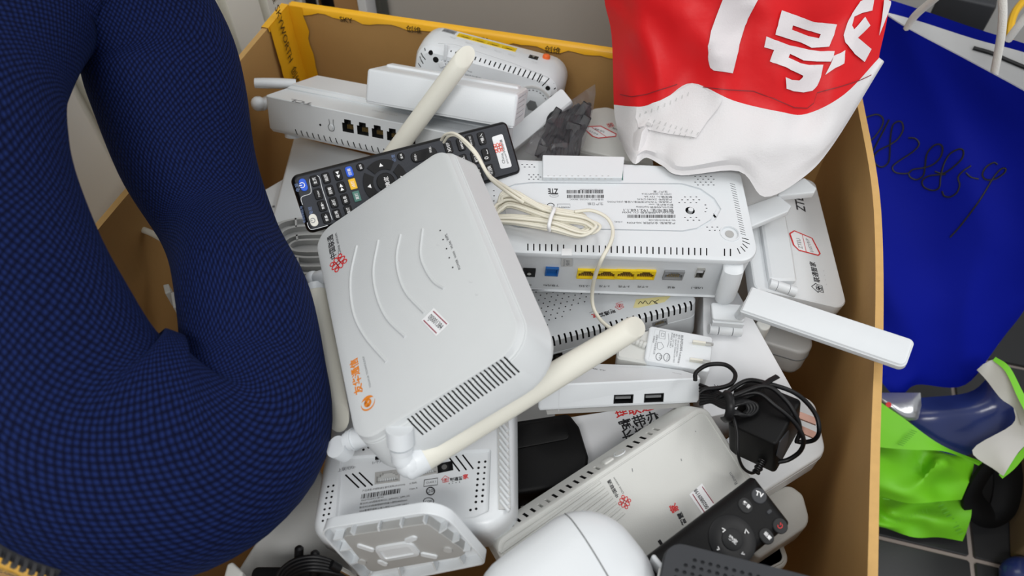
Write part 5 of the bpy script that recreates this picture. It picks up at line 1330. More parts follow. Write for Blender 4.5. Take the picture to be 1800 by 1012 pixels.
flat('wifi_router', 'smooth white router lying under the long black remote beside the cushion', 'router', [(517, 236), (735, 292), (700, 430), (474, 394)], .372, .03, [.004, .004, .004, .010], ('white', 'cavity_shade'), .003, .004)
e_ = flat('wifi_router', 'white router with small square vents, edge showing between cushion and remote', 'router', [(452, 340), (500, 312), (540, 330), (520, 420), (470, 408)], .362, .03, .002, ('white', 'cavity_shade'), .002, .002)
for p in ((481, 363), (470, 390), (476, 405), (473, 398)): e_.P('ink_grey', 'vent_dots').box(-.0012, .0012, -.0012, .0012, e_.h, e_.h + .0003, 0, Tr(*(e_.uv(TOP(e_.h), p)), 0))
e_.part(MB().box(-.003, .003, -.003, .003, e_.h - .001, e_.h + .0004, 0, Tr(*(e_.uv(TOP(e_.h), (472, 376))), 0) @ Rz(.5)), 'window', ['midgrey']); e_.done()
def grille():
    g = flat('wall_bracket', 'grey ribbed plastic bracket between the navy cushion and the pale grey router', 'bracket', [(470, 396), (500, 386), (585, 386), (600, 520), (520, 510)], .392, .012, .004, ('greywhite', 'cavity_shade'), .001, .001)
    T = TOP(g.h)
    for pts in ([(482, 416), (492, 402), (512, 394), (540, 391), (590, 393)], [(491, 432), (500, 414), (520, 406), (545, 404), (590, 405)], [(590, 418), (530, 420), (508, 427), (502, 438), (510, 452), (535, 459), (590, 458)], [(590, 428), (532, 429), (514, 435), (513, 443), (532, 449), (590, 448)], [(590, 474), (530, 474), (510, 466), (497, 450)], [(590, 486), (530, 487), (512, 480)]):
        P = smoothpath([(*g.uv(T, p), 0) for p in pts], 5); mb = MB(); rings = []
        for i, p in enumerate(P):
            t = (P[min(i + 1, len(P) - 1)] - P[max(i - 1, 0)]).normalized(); q = Vector((-t.y, t.x, 0)) * .0010
            rings.append([p - q, p + q, p + q + Vector((0, 0, .006)), p - q + Vector((0, 0, .006))])
        g.part(mb.loft(rings, 0, T), 'rib', ['greywhite'], smooth=25)
    for a, b in (((522, 391), (523, 406)), ((526, 460), (526, 488)), ((524, 420), (525, 430))):
        p, q = g.uv(T, a), g.uv(T, b); g.part(MB().box(-.0008, .0008, 0, (q - p).length, 0, .006, 0, T @ Tr(p.x, p.y) @ Rz(math.atan2(q.y - p.y, q.x - p.x) - math.pi / 2)), 'rib', ['greywhite'], smooth=0)
grille()
flat('plastic_sleeve', 'pale grey plastic sleeve between the navy cushion and the stand of the labelled router', 'sleeve', [(385, 1050), (450, 950), (545, 790), (600, 900), (640, 1060)], .368, .02, .003, ('greywhite', 'cavity_shade'), .003, .003)
flat('plastic_chip', 'small scuffed white plastic corner beside the cushion at the bottom edge of the photo', 'piece', [(388, 1030), (399, 990), (408, 986), (427, 1004), (424, 1035)], .41, .02, .002, ('warmwhite', 'cavity_shade'), .002, .002)
flat('paper_slip', 'narrow white slip in the gap next to the slotted off-white router', 'slip', [(904, 852), (924, 847), (938, 892), (918, 900)], .362, .012, .001, ('white', 'cavity_shade'), .0006, .0006)
flat('paper_slip', 'wide white slip in the gap below the dark plastic device', 'slip', [(929, 848), (990, 838), (1000, 870), (944, 893)], .360, .014, .001, ('white', 'cavity_shade'), .0006, .0006)
def dark_device():
    d = flat('set_top_box', 'dark plastic device with a sunken lid in the gap under the cream antenna', 'set-top box', [(880, 742), (1000, 724), (1019, 748), (1035, 800), (1030, 850), (885, 872)], .385, .03, [.003, .006, .006, .006, .004, .003], ('black_matte', 'cavity_shade'), .004, .003)
    T = TOP(d.h); q = [d.uv(T, p) for p in ((885, 752), (995, 734), (1002, 772), (886, 794))]
    d.part(MB().slab([(p.x, p.y) for p in q], .004, [(0, -.001), (.0003, .001), (.001, .0014)], 0, T), 'lid', ['black_matte'])
    d.part(MB().slab([(p[0] * 1.02, p[1] * 1.05 - .003) for p in d.out], d.rad, [(0, -.002), (0, .004)], 0), 'base', ['charcoal'])
dark_device()
flat('wifi_router', 'old grey-white router at the bottom of the heap, seen only through the gaps', 'router', [(700, 660), (960, 640), (1000, 860), (740, 900)], .30, .035, .01, ('greywhite', 'cavity_shade'))
flat('wifi_router', 'second grey-white router low in the heap beside the brown side wall', 'router', [(1150, 430), (1340, 420), (1370, 600), (1180, 640)], .285, .035, .01, ('greywhite', 'cavity_shade'))
flat('wifi_router', 'grey-white router low in the heap under the bag of leads', 'router', [(840, 290), (1040, 290), (1070, 370), (840, 390)], .315, .03, .01, ('greywhite', 'cavity_shade'))
flat('wifi_router', 'grey-white router low in the heap below the perforated grey speaker', 'router', [(1080, 880), (1290, 840), (1320, 1000), (1100, 1040)], .285, .03, .01, ('greywhite', 'cavity_shade'))

# ============================================================ off-white slotted router at the lower side of the heap
def room_router():
    D = Dev('wifi_router', 'off-white slotted router with red emblem lying aslant under white dome', 'router', POSE['V'])
    w, d, h = D.w, D.d, D.h; T = TOP(h); B = BACK(d); mb = MB()
    fl_ = .0065; pts = [(-w / 2, -d / 2), (w / 2, -d / 2), (w / 2, d / 2), (-w / 2, d / 2)]
    mb.slab(pts, .009, [([.004, .004, .004, -fl_ + .003], 0), ([0, 0, 0, -fl_], .003), ([0, 0, 0, 0], h - .0012), (.0008, h - .0002), (.0016, h)], 0, None, 6)
    vy, vz = fl_, -(h - .0042); nn = math.hypot(vy, vz); vy /= nn; vz /= nn
    B = Matrix(((1, 0, 0, 0), (0, vy, -vz, d / 2), (0, vz, vy, h - .0012), (0, 0, 0, 1)))
    # vent slots along the long side: pairs of dark openings
    sl = [(1117, 768, 1), (1107, 774, 1)] if False else []
    xs = [-.073, -.067, -.061, -.055, -.049, -.043, -.037, -.031, -.025, -.019, -.013, -.007, -.001, .028, .034, .040, .046, .052]
    for i, x in enumerate(xs):
        dark = 0 if i in (4, 5, 12, 16, 17) else 1
        D.cut.box(x - .0010, x + .0010, .0035, .0125, -.004, .002, dark, B)
    D.body(mb, ('warmwhite', 'cavity_shade'))
    D.part(MB().rslab(.0085, .0075, .0018, [(0, -.0005), (.0003, .001), (.0012, .0014)], 0, B @ Tr(.0085, .008)), 'button', ['warmwhite'])
    mb = MB(); mb.loft([[(.019 + r * math.cos(k * math.pi / 10), .008 + r * math.sin(k * math.pi / 10), z) for k in range(20)] for r, z in ((.0046, 0), (.0044, .0005), (.0038, .0005), (.0036, 0))], 0, B, (0, 0)); D.part(mb, 'button_ring', ['white'])
    D.part(MB().cyl((.019, .008, 0), (.019, .008, .0006), .0034, None, 18, 0, B), 'button', ['warmwhite'])
    # raised border line just inside the rim
    D.part(MB().loft([[(p.x, p.y, z) for p in rounded([(-w / 2, -d / 2), (w / 2, -d / 2), (w / 2, d / 2), (-w / 2, d / 2)], .009, i, 6)] for i, z in ((.0030, h), (.0033, h + .0005), (.0039, h + .0005), (.0042, h))], 0, None, (0, 0)), 'rim', ['warmwhite'], smooth=0)
    U = D.uv
    for i in range(7):   # fluted field
        a = U(T, (878 + i * 7, 972 + i * 13)) ; b = U(T, (1056 + i * 7, 846 + i * 9)); c = (a + b) / 2; L = (b - a).length
        D.part(MB().slab([(-L / 2, -.0013), (L / 2, -.0013), (L / 2, .0013), (-L / 2, .0013)], .0002, [(0, -.0003), (.0006, .0007)], 0, T @ Tr(c.x, c.y) @ Rz(math.atan2(b.y - a.y, b.x - a.x))), 'flute', ['warmwhite'], smooth=0)
    D.text(T, '中国联通', (1088, 872), (1072, 842), 'ink', .95, .02); D.text(T, 'China unicom', (1097, 866), (1080, 838), 'ink', .9); D.logo_knot(T, (1098, 882), 10, 'ink_red', 30)
    D.text(T, '家', (1193, 897), (1186, 883), 'ink_red', 1.1, .03); D.text(T, '智慧', (1207, 920), (1197, 899), 'ink', 1.0, .03)
    st = [(1211, 869), (1234, 849), (1255, 886), (1234, 902)]; D.poly(T, st, 'label_paper'); D.line(T, [(1217, 868), (1238, 900)], .0006, 'ink_pink', .0004); D.line(T, [(1234, 855), (1254, 884)], .0006, 'ink_pink', .0004)
    D.text(T, '0020809198', (1246, 891), (1224, 858), 'ink', 1.35, .012, .0004); D.text(T, 'Room', (1297, 849), (1285, 829), 'ink_grey', 1.0)
    D.line(T, [(1158, 949), (1164, 958)], .0022, 'dark', .0003, 'slit')
    for p, r in (((1111, 826), 3), ((1197, 808), 2), ((1222, 758), 1)): D.line(T, [(p[0], p[1] - r), (p[0] + 1, p[1] + r)], .0005, 'ink_grey', .0002, 'scuff_marks')
    D.done()
room_router()

# ============================================================ the TV remote
def remote_two():
    D = Dev('remote_control', 'sleek black TV remote with a round navigation pad lying on slotted router', 'remote control', POSE['T'])
    w, d, h = D.w, D.d, D.h; T = TOP(h)
    D.body(MB().rslab(w - .014, d, .003, [(.008, 0), (.003, .002), (.0006, .006), (0, .010), (.0006, h - .004), (.0025, h - .0014), (.0050, h - .0003), (.0062, h)], 0, None, .007), ('black_matte', 'cavity_shade'))
    U = D.uv; K = .00042
    def key(p, r, m, r2=None):
        c = U(T, p); D.part(MB().rslab(r * 2, (r2 or r) * 2, min(r, r2 or r) * .98, [(0, -.0005), (0, .0003), (.0004, .0007)], 0, T @ Tr(c.x, c.y), seg=6), 'button', [m])
    key((1334, 871), .0050, 'charcoal'); D.text(T @ Tr(0, 0, .0008), 'TV', (1327, 869), (1341, 875), 'ink_white', 1.0, .03)
    key((1310, 888), .0044, 'dark', .0050); D.text(T @ Tr(0, 0, .0008), '静音', (1305, 884), (1317, 894), 'ink_white', 1.0, .03)
    key((1352, 899), .0020, 'ink_blue' if False else 'charcoal', .0013); key((1371, 924), .0048, 'dark'); key((1347, 942), .0044, 'dark', .0050)
    D.text(T @ Tr(0, 0, .0008), '设置', (1342, 937), (1353, 949), 'ink_white', 1.0, .03)
    D.line(T @ Tr(0, 0, .0008), [(1371 + 4 * math.cos(-.9 + k * .28), 924 + 4 * math.sin(-.9 + k * .28)) for k in range(17)], .0005, 'ink_red'); D.line(T @ Tr(0, 0, .0008), [(1372, 918), (1371.5, 923)], .0005, 'ink_red')
    c = U(T, (1287, 948)); mb = MB(); rr = .0150
    D.part(MB().loft([[(c.x + r * math.cos(k * math.pi / 18), c.y + r * math.sin(k * math.pi / 18), z) for k in range(36)] for r, z in ((rr, -.0005), (rr, .0004), (rr - .0006, .0007), (.0074, .0003))], 0, T), 'navigation_ring', ['black'])
    D.part(MB().loft([[(c.x + r * math.cos(k * math.pi / 14), c.y + r * math.sin(k * math.pi / 14), z) for k in range(28)] for r, z in ((.0066, -.0003), (.0066, .0007), (.0060, .0010))], 0, T), 'button', ['dark'])
    H = T @ Tr(0, 0, .0011); D.text(H, '确定', (1279, 945), (1294, 957), 'ink_white', 1.0, .03)
    for a, b, e in (((1275, 931), (1269, 928), (1270, 935)), ((1309, 930), (1315, 930), (1313, 937)), ((1303, 973), (1306, 970), (1309, 974)), ((1264, 965), (1262, 960), (1260, 966))): D.line(H, [b, a, e] if a != (1309, 930) else [(1309, 937), (1311, 930), (1316, 937)], .0007, 'ink_white')
    D.done()
remote_two()

# ============================================================ perforated speaker at the lower edge
def speaker():
    D = Dev('speaker', 'dark grey box with a perforated grille at the bottom edge of the photo', 'speaker', POSE['U'])
    w, d, h = D.w * 1.35, D.d * 1.3, D.h; cx = (w - D.w) / 2; cy = -(d - D.d) / 2; T = TOP(h)
    D.body(MB().rslab(w, d, .010, prof(h - .0012, .003, .003), 0, None, cx, cy), ('charcoal', 'cavity_shade'))
    out = rounded([(cx - w / 2 + .0012, cy - d / 2 + .0012), (cx + w / 2 - .0012, cy - d / 2 + .0012), (cx + w / 2 - .0012, cy + d / 2 - .0012), (cx - w / 2 + .0012, cy + d / 2 - .0012)], .009, 0, 5)
    holes = []
    for j in range(15):
        for i in range(30):
            x = cx - w / 2 + .0085 + i * .0042; y = cy + d / 2 - .0085 - j * .0040 - (.0008 * (i % 2) if False else 0)
            if x > cx + w / 2 - .007 or y < cy - d / 2 + .006: continue
            e = min(i, 12); k = Vector((max(0, .006 - i * .0042), max(0, .004 - j * .004)))
            if i + j < 2: continue
            holes.append((x, y))
    P = [Vector(p) for p in out]; E = [(k, (k + 1) % len(out)) for k in range(len(out))]; n0 = len(P)
    for x, y in holes:
        b = len(P); P += [Vector((x + .00115 * math.cos(k * math.pi / 4), y + .00115 * math.sin(k * math.pi / 4))) for k in range(8)]; E += [(b + k, b + (k + 1) % 8) for k in range(8)]
    V, _, Fc, ov, oe, of = delaunay_2d_cdt(P, E, [], 0, 1e-7)
    keep = []
    for f in Fc:
        c = sum((V[i] for i in f), Vector((0, 0))) / len(f)
        if not any((c.x - x) ** 2 + (c.y - y) ** 2 < .00112 ** 2 for x, y in holes): keep.append(f)
    mb = MB().add([(v.x, v.y, h + .0004) for v in V], keep); mb.add([(v.x, v.y, h - .0010) for v in V], [f[::-1] for f in keep])
    for x, y in holes: mb.loft([[(x + .00115 * math.cos(-k * math.pi / 4), y + .00115 * math.sin(-k * math.pi / 4), z) for k in range(8)] for z in (h - .0010, h + .0004)], 0, None, (0, 0))
    mb.loft([[(p.x, p.y, z) for p in out] for z in (h - .001, h + .0004)], 0, None, (0, 0))
    g = D.part(mb, 'grille', ['charcoal'], smooth=0)
    D.part(MB().rslab(.0015, d * .6, .0004, prof(h * .6, .0004, .0004), 0, Tr(cx - w / 2 - .0004, cy, .006)), 'trim_strip', ['greywhite'])
speaker()

# ============================================================ smooth white dome
def dome():
    pts = [(780, 1056), (1043, 862), (1195, 1054), (960, 1250)]; z = .466
    W = [at(x, y, z) for x, y in pts]; c = sum(W, Vector()) / 4
    D = Dev.raw('camera_dome', 'smooth white domed device with one curved seam at the bottom edge', 'camera', Tr(c.x, c.y, z - .03)); o = [(p.x - c.x, p.y - c.y) for p in W]
    b = D.body(MB().slab(o, .034, [(.010, 0), (.003, .004), (.0005, .012), (0, .022), (0, .030), (.0006, .035), (.0024, .040), (.0055, .0445), (.010, .048), (.016, .0505), (.024, .0524)], 0, None, 10), ('white', 'cavity_shade'), smooth=80)
    inv = D.M.inverted(); tr = BVHTree.FromPolygons([v.co[:] for v in b.data.vertices], [p.vertices[:] for p in b.data.polygons]); H = []
    for p in [q for q in smoothpath([(978, 890, 0), (991, 901, 0), (1006, 915, 0), (1034, 955, 0), (1069, 1013, 0), (1100, 1070, 0)], 8)]:
        h = tr.ray_cast(inv @ CP, inv.to_3x3() @ ray(p.x, p.y).normalized())
        if h[0] is not None: H.append(h[0])
    D.part(MB().tube(H, .00042, 6), 'seam_line', ['grey'], smooth=60)
    p = at(1158, 985, .470); q = inv @ p
    D.part(MB().rslab(.003, .010, .0014, prof(.012, .001, .001), 0, Tr(q.x, q.y, .02) @ Rz(R(35))), 'latch', ['white'])
dome()

# ============================================================ router showing its printed underside, with its stand
def label_router():
    D = Dev('wifi_router', 'white router showing its printed underside, with its ribbed stand at the lower edge', 'router', POSE['X'])
    w, d, h = D.w, D.d, D.h; T = TOP(h); mb = MB(); U = D.uv
    mb.slab([(-w / 2, -d / 2), (w / 2, -d / 2), (w / 2, d / 2), (-w / 2, d / 2)], [.014, .020, .01, .01], [(.004, 0), (.001, .003), (0, .008), (0, h - .008), (.001, h - .004), (.0035, h - .001), (.006, h)], 0, None, 8)
    q = [U(T, p) for p in ((596, 800), (866, 786), (862, 900), (835, 912), (585, 935))]
    D.cut0.slab([(p.x, p.y) for p in q], .003, [(.002, -.0022), (0, .002)], 0, T, 4)
    H = TOP(h - .0022)
    for i in range(3):
        D.slot(H, (607 + i * 12, 834 - i * 2), (631 + i * 12, 857 - i * 2), .0011, .004); D.slot(H, (789 + i * 12, 803 - i * 2), (808 + i * 12, 828 - i * 2), .0011, .004)
    for i in range(8):
        D.dot(H, (842 - i * .8, 812 + i * 10), .0010, .003)
        if i in (0, 5, 6, 7): D.dot(H, (853 - i * .8, 811 + i * 10), .0010, .003)
        else: D.dot(H, (853 - i * .8, 811 + i * 10), .0009, .0004)
    for x, y in ((827, 896), (837, 894)): D.dot(H, (x, y), .0010, .003)
    for i in range(7):
        D.dot(T, (586 - i * 1.6, 853 + i * 10), .0009, .003)
        D.dot(T, (577 - i * 1.6, 855 + i * 10), .0009, .003 if i in (0, 6, 5) else .0004)
    for x, y in ((632, 785), (639, 790), (648, 786), (656, 781)): D.dot(T, (x, y), .0010, .003)
    D.slot(T, (658, 803), (666, 802), .0022, .004)
    for c, rt in (((681, 838), (703, 835)), ((749, 826), (769, 822))): D.port(H, c, rt, .52, 'rj', ['midgrey', 'greywhite', 'white'])
    D.port(H, (781.5, 821), (796, 818), .62, 'dc')
    D.body(mb)
    # side strip with slanting raised bars
    a0, a1 = U(T, (884, 735)), U(T, (887, 895)); c = (a0 + a1) / 2; L = (a1 - a0).length
    st = D.part(MB().box(-L / 2, L / 2, -.0038, .0038, -.0006, .0008, 0, T @ Tr(c.x, c.y) @ Rz(math.atan2(a1.y - a0.y, a1.x - a0.x))), 'ribbed_strip', ['greywhite'], smooth=0)
    for i in range(13):
        p = U(T, (878 + i * .1, 738 + i * 11.8)); q = U(T, (893 + i * .2, 758 + i * 11.8)); 
        D.part(MB().tube([(p.x, p.y, h + .0008), (q.x, q.y, h + .0010)], [.0009, .0013], 8), 'rib', ['white'], st, 60)
    D.text(T, '上联光Ra', (594, 829), (623, 823), 'ink_grey', 1.0, .01); D.text(T, '1-千兆', (655, 816), (674, 811), 'ink_grey', 1.0, .01)
    tx = lambda t, x0, y0, x1, y1, m='ink', hs=.95, b=.0: D.text(H, t, (x0, y0), (x1, y1), m, hs, b)
    tx('产品类型:中国联通全屋光宽带(从GPON)', 637, 864, 712, 852.5); tx('(C系统)', 720, 851, 733, 849); tx('Class A', 720, 861, 734, 858.5)
    rnd = random.Random(3); x = 0
    while x < 68:
        bw = rnd.choice((.8, .8, 1.4, 2.2)); f = lambda k: (636 + k, 868.5 - k * .155); f2 = lambda k: (634.5 + k, 877 - k * .155)
        D.poly(H, [f(x), f(min(68, x + bw)), f2(min(68, x + bw)), f2(x)], 'ink', .0002, 'barcode'); x += bw + rnd.choice((.8, 1, 1.6))
    tx('SN:ZTEGDC21B7A3', 635, 881, 674, 874.5); tx('默认WLAN网络名称:CU_2yPH/CU_2yPH_5G', 633, 887, 720, 872.5); tx('默认WLAN网络密钥时的接入密码:84k53y62', 632, 893.5, 716, 880); tx('Web管理页面默认接入地址:http://192.168.0.1', 631.5, 900, 718, 886.5); tx('默认用户名:user', 631, 906.5, 663, 902)
    D.house(H, (783, 842), 7, 'ink_red', 8); tx('联通智', 791, 846, 813, 842.5, 'ink', 1.0, .03); tx('家', 814, 842, 824, 840, 'ink_red', 1.0, .03)
    for i in range(4): D.line(H, [(789 + i * 6, 850 - i * .9), (790.5 + i * 6, 849.8 - i * .9)], .0006, 'ink')
    D.line(H, [(746, 843.5), (769.5, 840), (769, 852), (745, 855)], .0005, 'ink', closed=True); tx('CLASS 1', 749, 850, 766, 847.5)
    D.line(H, [(757 + 7 * math.cos(k / 3), 863 + 6.6 * math.sin(k / 3)) for k in range(20)], .0008, 'ink'); tx('20', 752, 866, 762, 864.5, 'ink', .8)
    D.line(H, [(753.5 + 9 * math.cos(k / 3), 880.5 + 5.8 * math.sin(k / 3)) for k in range(20)], .0005, 'ink'); tx('CQC', 747, 883.5, 760, 881.5, 'ink', .8, .02)
    D.poly(H, [(726, 895), (760, 889), (762, 896), (732, 900)], 'ink', .0002, 'emblem')
    # stand, seen from below
    P = POSE['F']; fw, fd, fh = P['d']; Mf = D.M.inverted() @ Matrix((*P['M'], (0, 0, 0, 1)))
    K = Dev.__new__(Dev); K.M = Matrix((*P['M'], (0, 0, 0, 1)))
    FT = TOP(fh); G = Mf @ FT
    fu = lambda p: (lambda q: (q.x, q.y))(K.uv(FT, p))
    o = [fu(p) for p in ((556, 930), (775, 895), (857, 990), (650, 1032))]
    base = D.part(MB().slab(o, [.012, .016, .006, .006], [(.002, -.0080), (0, -.0072), (0, -.0068), (.0022, -.0068)], 0, G, 6), 'stand', ['white'], smooth=30)
    rim = MB().loft([[(p.x, p.y, z) for p in rounded(o, [.012, .016, .006, .006], i, 6)] for i, z in ((0, -.0070), (0, 0), (.0002, .0003), (.0012, .0003), (.0014, 0), (.0014, -.0069))], 0, G, (0, 0)); D.part(rim, 'stand_rim', ['white'], base, 30)
    pad = [fu(p) for p in ((600, 945), (750, 922), (820, 973), (808, 981), (650, 1008))]
    D.part(MB().slab(pad, .004, [(0, -.0068), (0, -.0012), (.0004, -.0008)], 0, G, 4), 'stand_pad', ['midgrey'], base, 30)
    hub = [fu(p) for p in ((656, 962), (722, 951), (742, 975), (673, 987))]
    D.part(MB().slab(hub, .005, [(0, -.001), (.0004, .0006), (.0035, .0010), (.004, .0002)], 0, G, 4), 'hub', ['white'], base, 30)
    for a, b in (((632, 960), (653, 967)), ((716, 951), (728, 946)), ((668, 988), (676, 992)), ((744, 975), (764, 979))):
        p, q = Vector(fu(a)), Vector(fu(b)); c = (p + q) / 2; D.part(MB().rslab((q - p).length + .004, .0045, .0022, [(0, -.001), (.0004, .0003)], 0, G @ Tr(c.x, c.y) @ Rz(math.atan2(q.y - p.y, q.x - p.x))), 'boss', ['white'], base, 30)
    for p in ((636, 988), (787, 967)): q = fu(p); D.part(MB().cyl((*q, -.001), (*q, .0002), .0028, None, 16, 0, G), 'boss', ['greywhite'], base, 30)
    for a, b in (((622, 942), (616, 936)), ((666, 935), (664, 928)), ((706, 929), (703, 922)), ((748, 923), (744, 916)), ((772, 938), (784, 930)), ((795, 955), (806, 950)), ((814, 970), (827, 969)), ((602, 948), (586, 950)), ((618, 966), (598, 970)), ((634, 988), (614, 994)), ((652, 1008), (644, 1018)), ((700, 1001), (704, 1014)), ((760, 990), (766, 1004)), ((806, 981), (814, 993))):
        p, q = Vector(fu(a)), Vector(fu(b)); L = (q - p).length; D.part(MB().box(0, L, -.0006, .0006, -.0068, -.0004, 0, G @ Tr(p.x, p.y) @ Rz(math.atan2(q.y - p.y, q.x - p.x))), 'rib', ['white'], base, 0)
    D.done()
label_router()

# ============================================================ black adapter, its lead tied in a coil
def black_adapter():
    D = Dev('power_adapter', 'black power adapter with flat copper pins and its lead tied in a coil', 'adapter', POSE['S'])
    w, d, h = D.w, D.d, D.h; T = TOP(h); inv = D.M.inverted()
    D.body(MB().rslab(w, d, .003, prof(h, .0022, .002)), ('black_matte', 'cavity_shade'))
    A = lambda x, y, z: inv @ at(x, y, z)
    for p0, p1, z in (((1398, 727), (1434, 741), .440), ((1402, 752), (1434, 766), .428)):
        a, b = A(*p0, z), A(*p1, z - .004); t = (b - a).normalized(); s = Vector((0, 0, 1)); n = t.cross(s).normalized(); hh = .0028
        v = [a + n * (sx * hh) + s * (sz * .0008) for sx, sz in ((-1, -1), (1, -1), (1, 1), (-1, 1))] + [b + n * (sx * hh) + s * (sz * .0008) for sx, sz in ((-1, -1), (1, -1), (1, 1), (-1, 1))]
        D.part(MB().add(v, [(0, 1, 2, 3), (7, 6, 5, 4), (0, 4, 5, 1), (1, 5, 6, 2), (2, 6, 7, 3), (3, 7, 4, 0)]), 'plug_pin', ['copper'], smooth=0)
    a, b = A(1347, 797, .425), A(1328, 832, .418); P = [a.lerp(b, i / 20) for i in range(21)]
    D.part(MB().tube(P, [(.0040 - .0012 * i / 20) * (1 if (i // 2) % 2 else .8) for i in range(21)], 12), 'strain_relief', ['black'], smooth=25)
    def lead(pts, r=.0016, name='lead'): D.part(MB().tube(smoothpath([A(*p) for p in pts], 7), r, 8), name, ['black'], smooth=60)
    lead([(1262, 700, .452), (1275, 692, .456), (1312, 669, .462), (1350, 674, .466), (1400, 692, .462), (1432, 725, .452), (1440, 755, .445), (1432, 772, .436), (1412, 777, .43), (1398, 775, .43)])
    lead([(1280, 700, .458), (1330, 690, .464), (1362, 712, .462), (1395, 740, .456), (1412, 770, .446), (1407, 792, .434), (1387, 807, .426), (1367, 812, .424)])
    lead([(1290, 695, .462), (1345, 678, .468), (1380, 702, .464), (1400, 732, .458), (1406, 756, .448), (1400, 776, .44)])
    lead([(1285, 728, .455), (1290, 735, .452), (1296, 760, .447), (1297, 795, .44), (1305, 820, .430), (1320, 831, .424), (1332, 827, .420)], .0011)
    lead([(1222, 668, .446), (1224, 654, .446), (1245, 641, .446), (1275, 641, .448), (1292, 656, .450), (1287, 673, .452), (1268, 681, .452), (1240, 684, .452), (1230, 690, .45)])
    for k in range(7):
        u = k / 6; lead([(1230, 676 + 34 * u, .446 - .004 * abs(u - .5)), (1250, 684 + 22 * u, .449), (1274, 694 + 22 * u, .454), (1300, 698 + 12 * u, .458), (1326 - 5 * abs(k - 3), 706 + 4 * u, .457), (1331 - 5 * abs(k - 3), 718 + 2 * u, .455), (1318 - 4 * abs(k - 3), 728 + 3 * u, .453), (1296, 724 + 4 * u, .455), (1276, 718 + 10 * u, .453)], .0014)
    a = [A(x, y, z) for x, y, z in ((1272, 690, .462), (1280, 694, .464), (1284, 712, .463), (1280, 734, .456), (1272, 738, .45))]
    D.part(MB().tube(smoothpath(a, 5), .0030, 8, flat=.4), 'cable_tie', ['black'], smooth=60)
    a = [A(1343, 676, .468), A(1354, 668, .468), A(1367, 661, .466)]
    D.part(MB().tube(a, .0022, 6, flat=.3), 'cable_tie', ['black'], smooth=30)
    D.part(MB().slab([tuple(A(x, y, .458).xy) for x, y in ((1288, 682), (1318, 667), (1345, 672), (1340, 690), (1300, 702))], .002, [(0, 0), (0, .003), (.001, .004)], 0, Tr(0, 0, A(1318, 680, .454).z)), 'tape_wrap', ['black_matte'])
    D.part(MB().slab([tuple(D.uv(RIGHT(w), p)) for p in ((1364, 800), (1370, 775), (1386, 755), (1384, 775), (1372, 808))], .001, [(0, 0), (.0003, .0006)], 0, RIGHT(w)), 'sticker', ['charcoal'])
    D.done()
black_adapter()
def corner_plug():
    t = thing('power_adapter', 'black plug with two round prongs and coiled lead beside the router stand', 'adapter', Tr(0, 0, 0))
    c = at(520, 1040, .40)
    MB().rslab(.06, .030, .004, prof(.03, .002, .002), 0, Tr(c.x, c.y, .375)).build('body', ['black_matte'], t)
    for x, y in ((526, 960), (554, 968)):
        b = at(x - 2, y + 45, .41); e = at(x, y, .425); P = [b, b.lerp(e, .5), b.lerp(e, .93), e]
        MB().tube(P, [.0030, .0030, .0029, .0016], 14).build('plug_pin', ['black'], t, 40)
    for k in range(5):
        P = [(484 + k * 5, 1030, .412), (492 + k * 6, 1004 + k * 2, .418), (518 + k * 4, 984 + k * 5, .424), (552, 978 + k * 6, .426), (582, 986 + k * 5, .422), (606 + k, 1004 + k * 3, .414), (625, 1022 + k * 3, .405)]
        MB().tube(smoothpath([at(*p) for p in P], 6), .0014, 8).build('lead', ['black'], t, 60)
    a, b = at(597, 1000, .420), at(622, 1014, .412); MB().cyl(a, b, .0021, .0021, 14).build('plug_tip', ['metal'], t, 40)
    MB().cyl(a + (a - b) * .6, a, .0030, .0030, 14).build('plug_sleeve', ['black'], t, 40)
corner_plug()

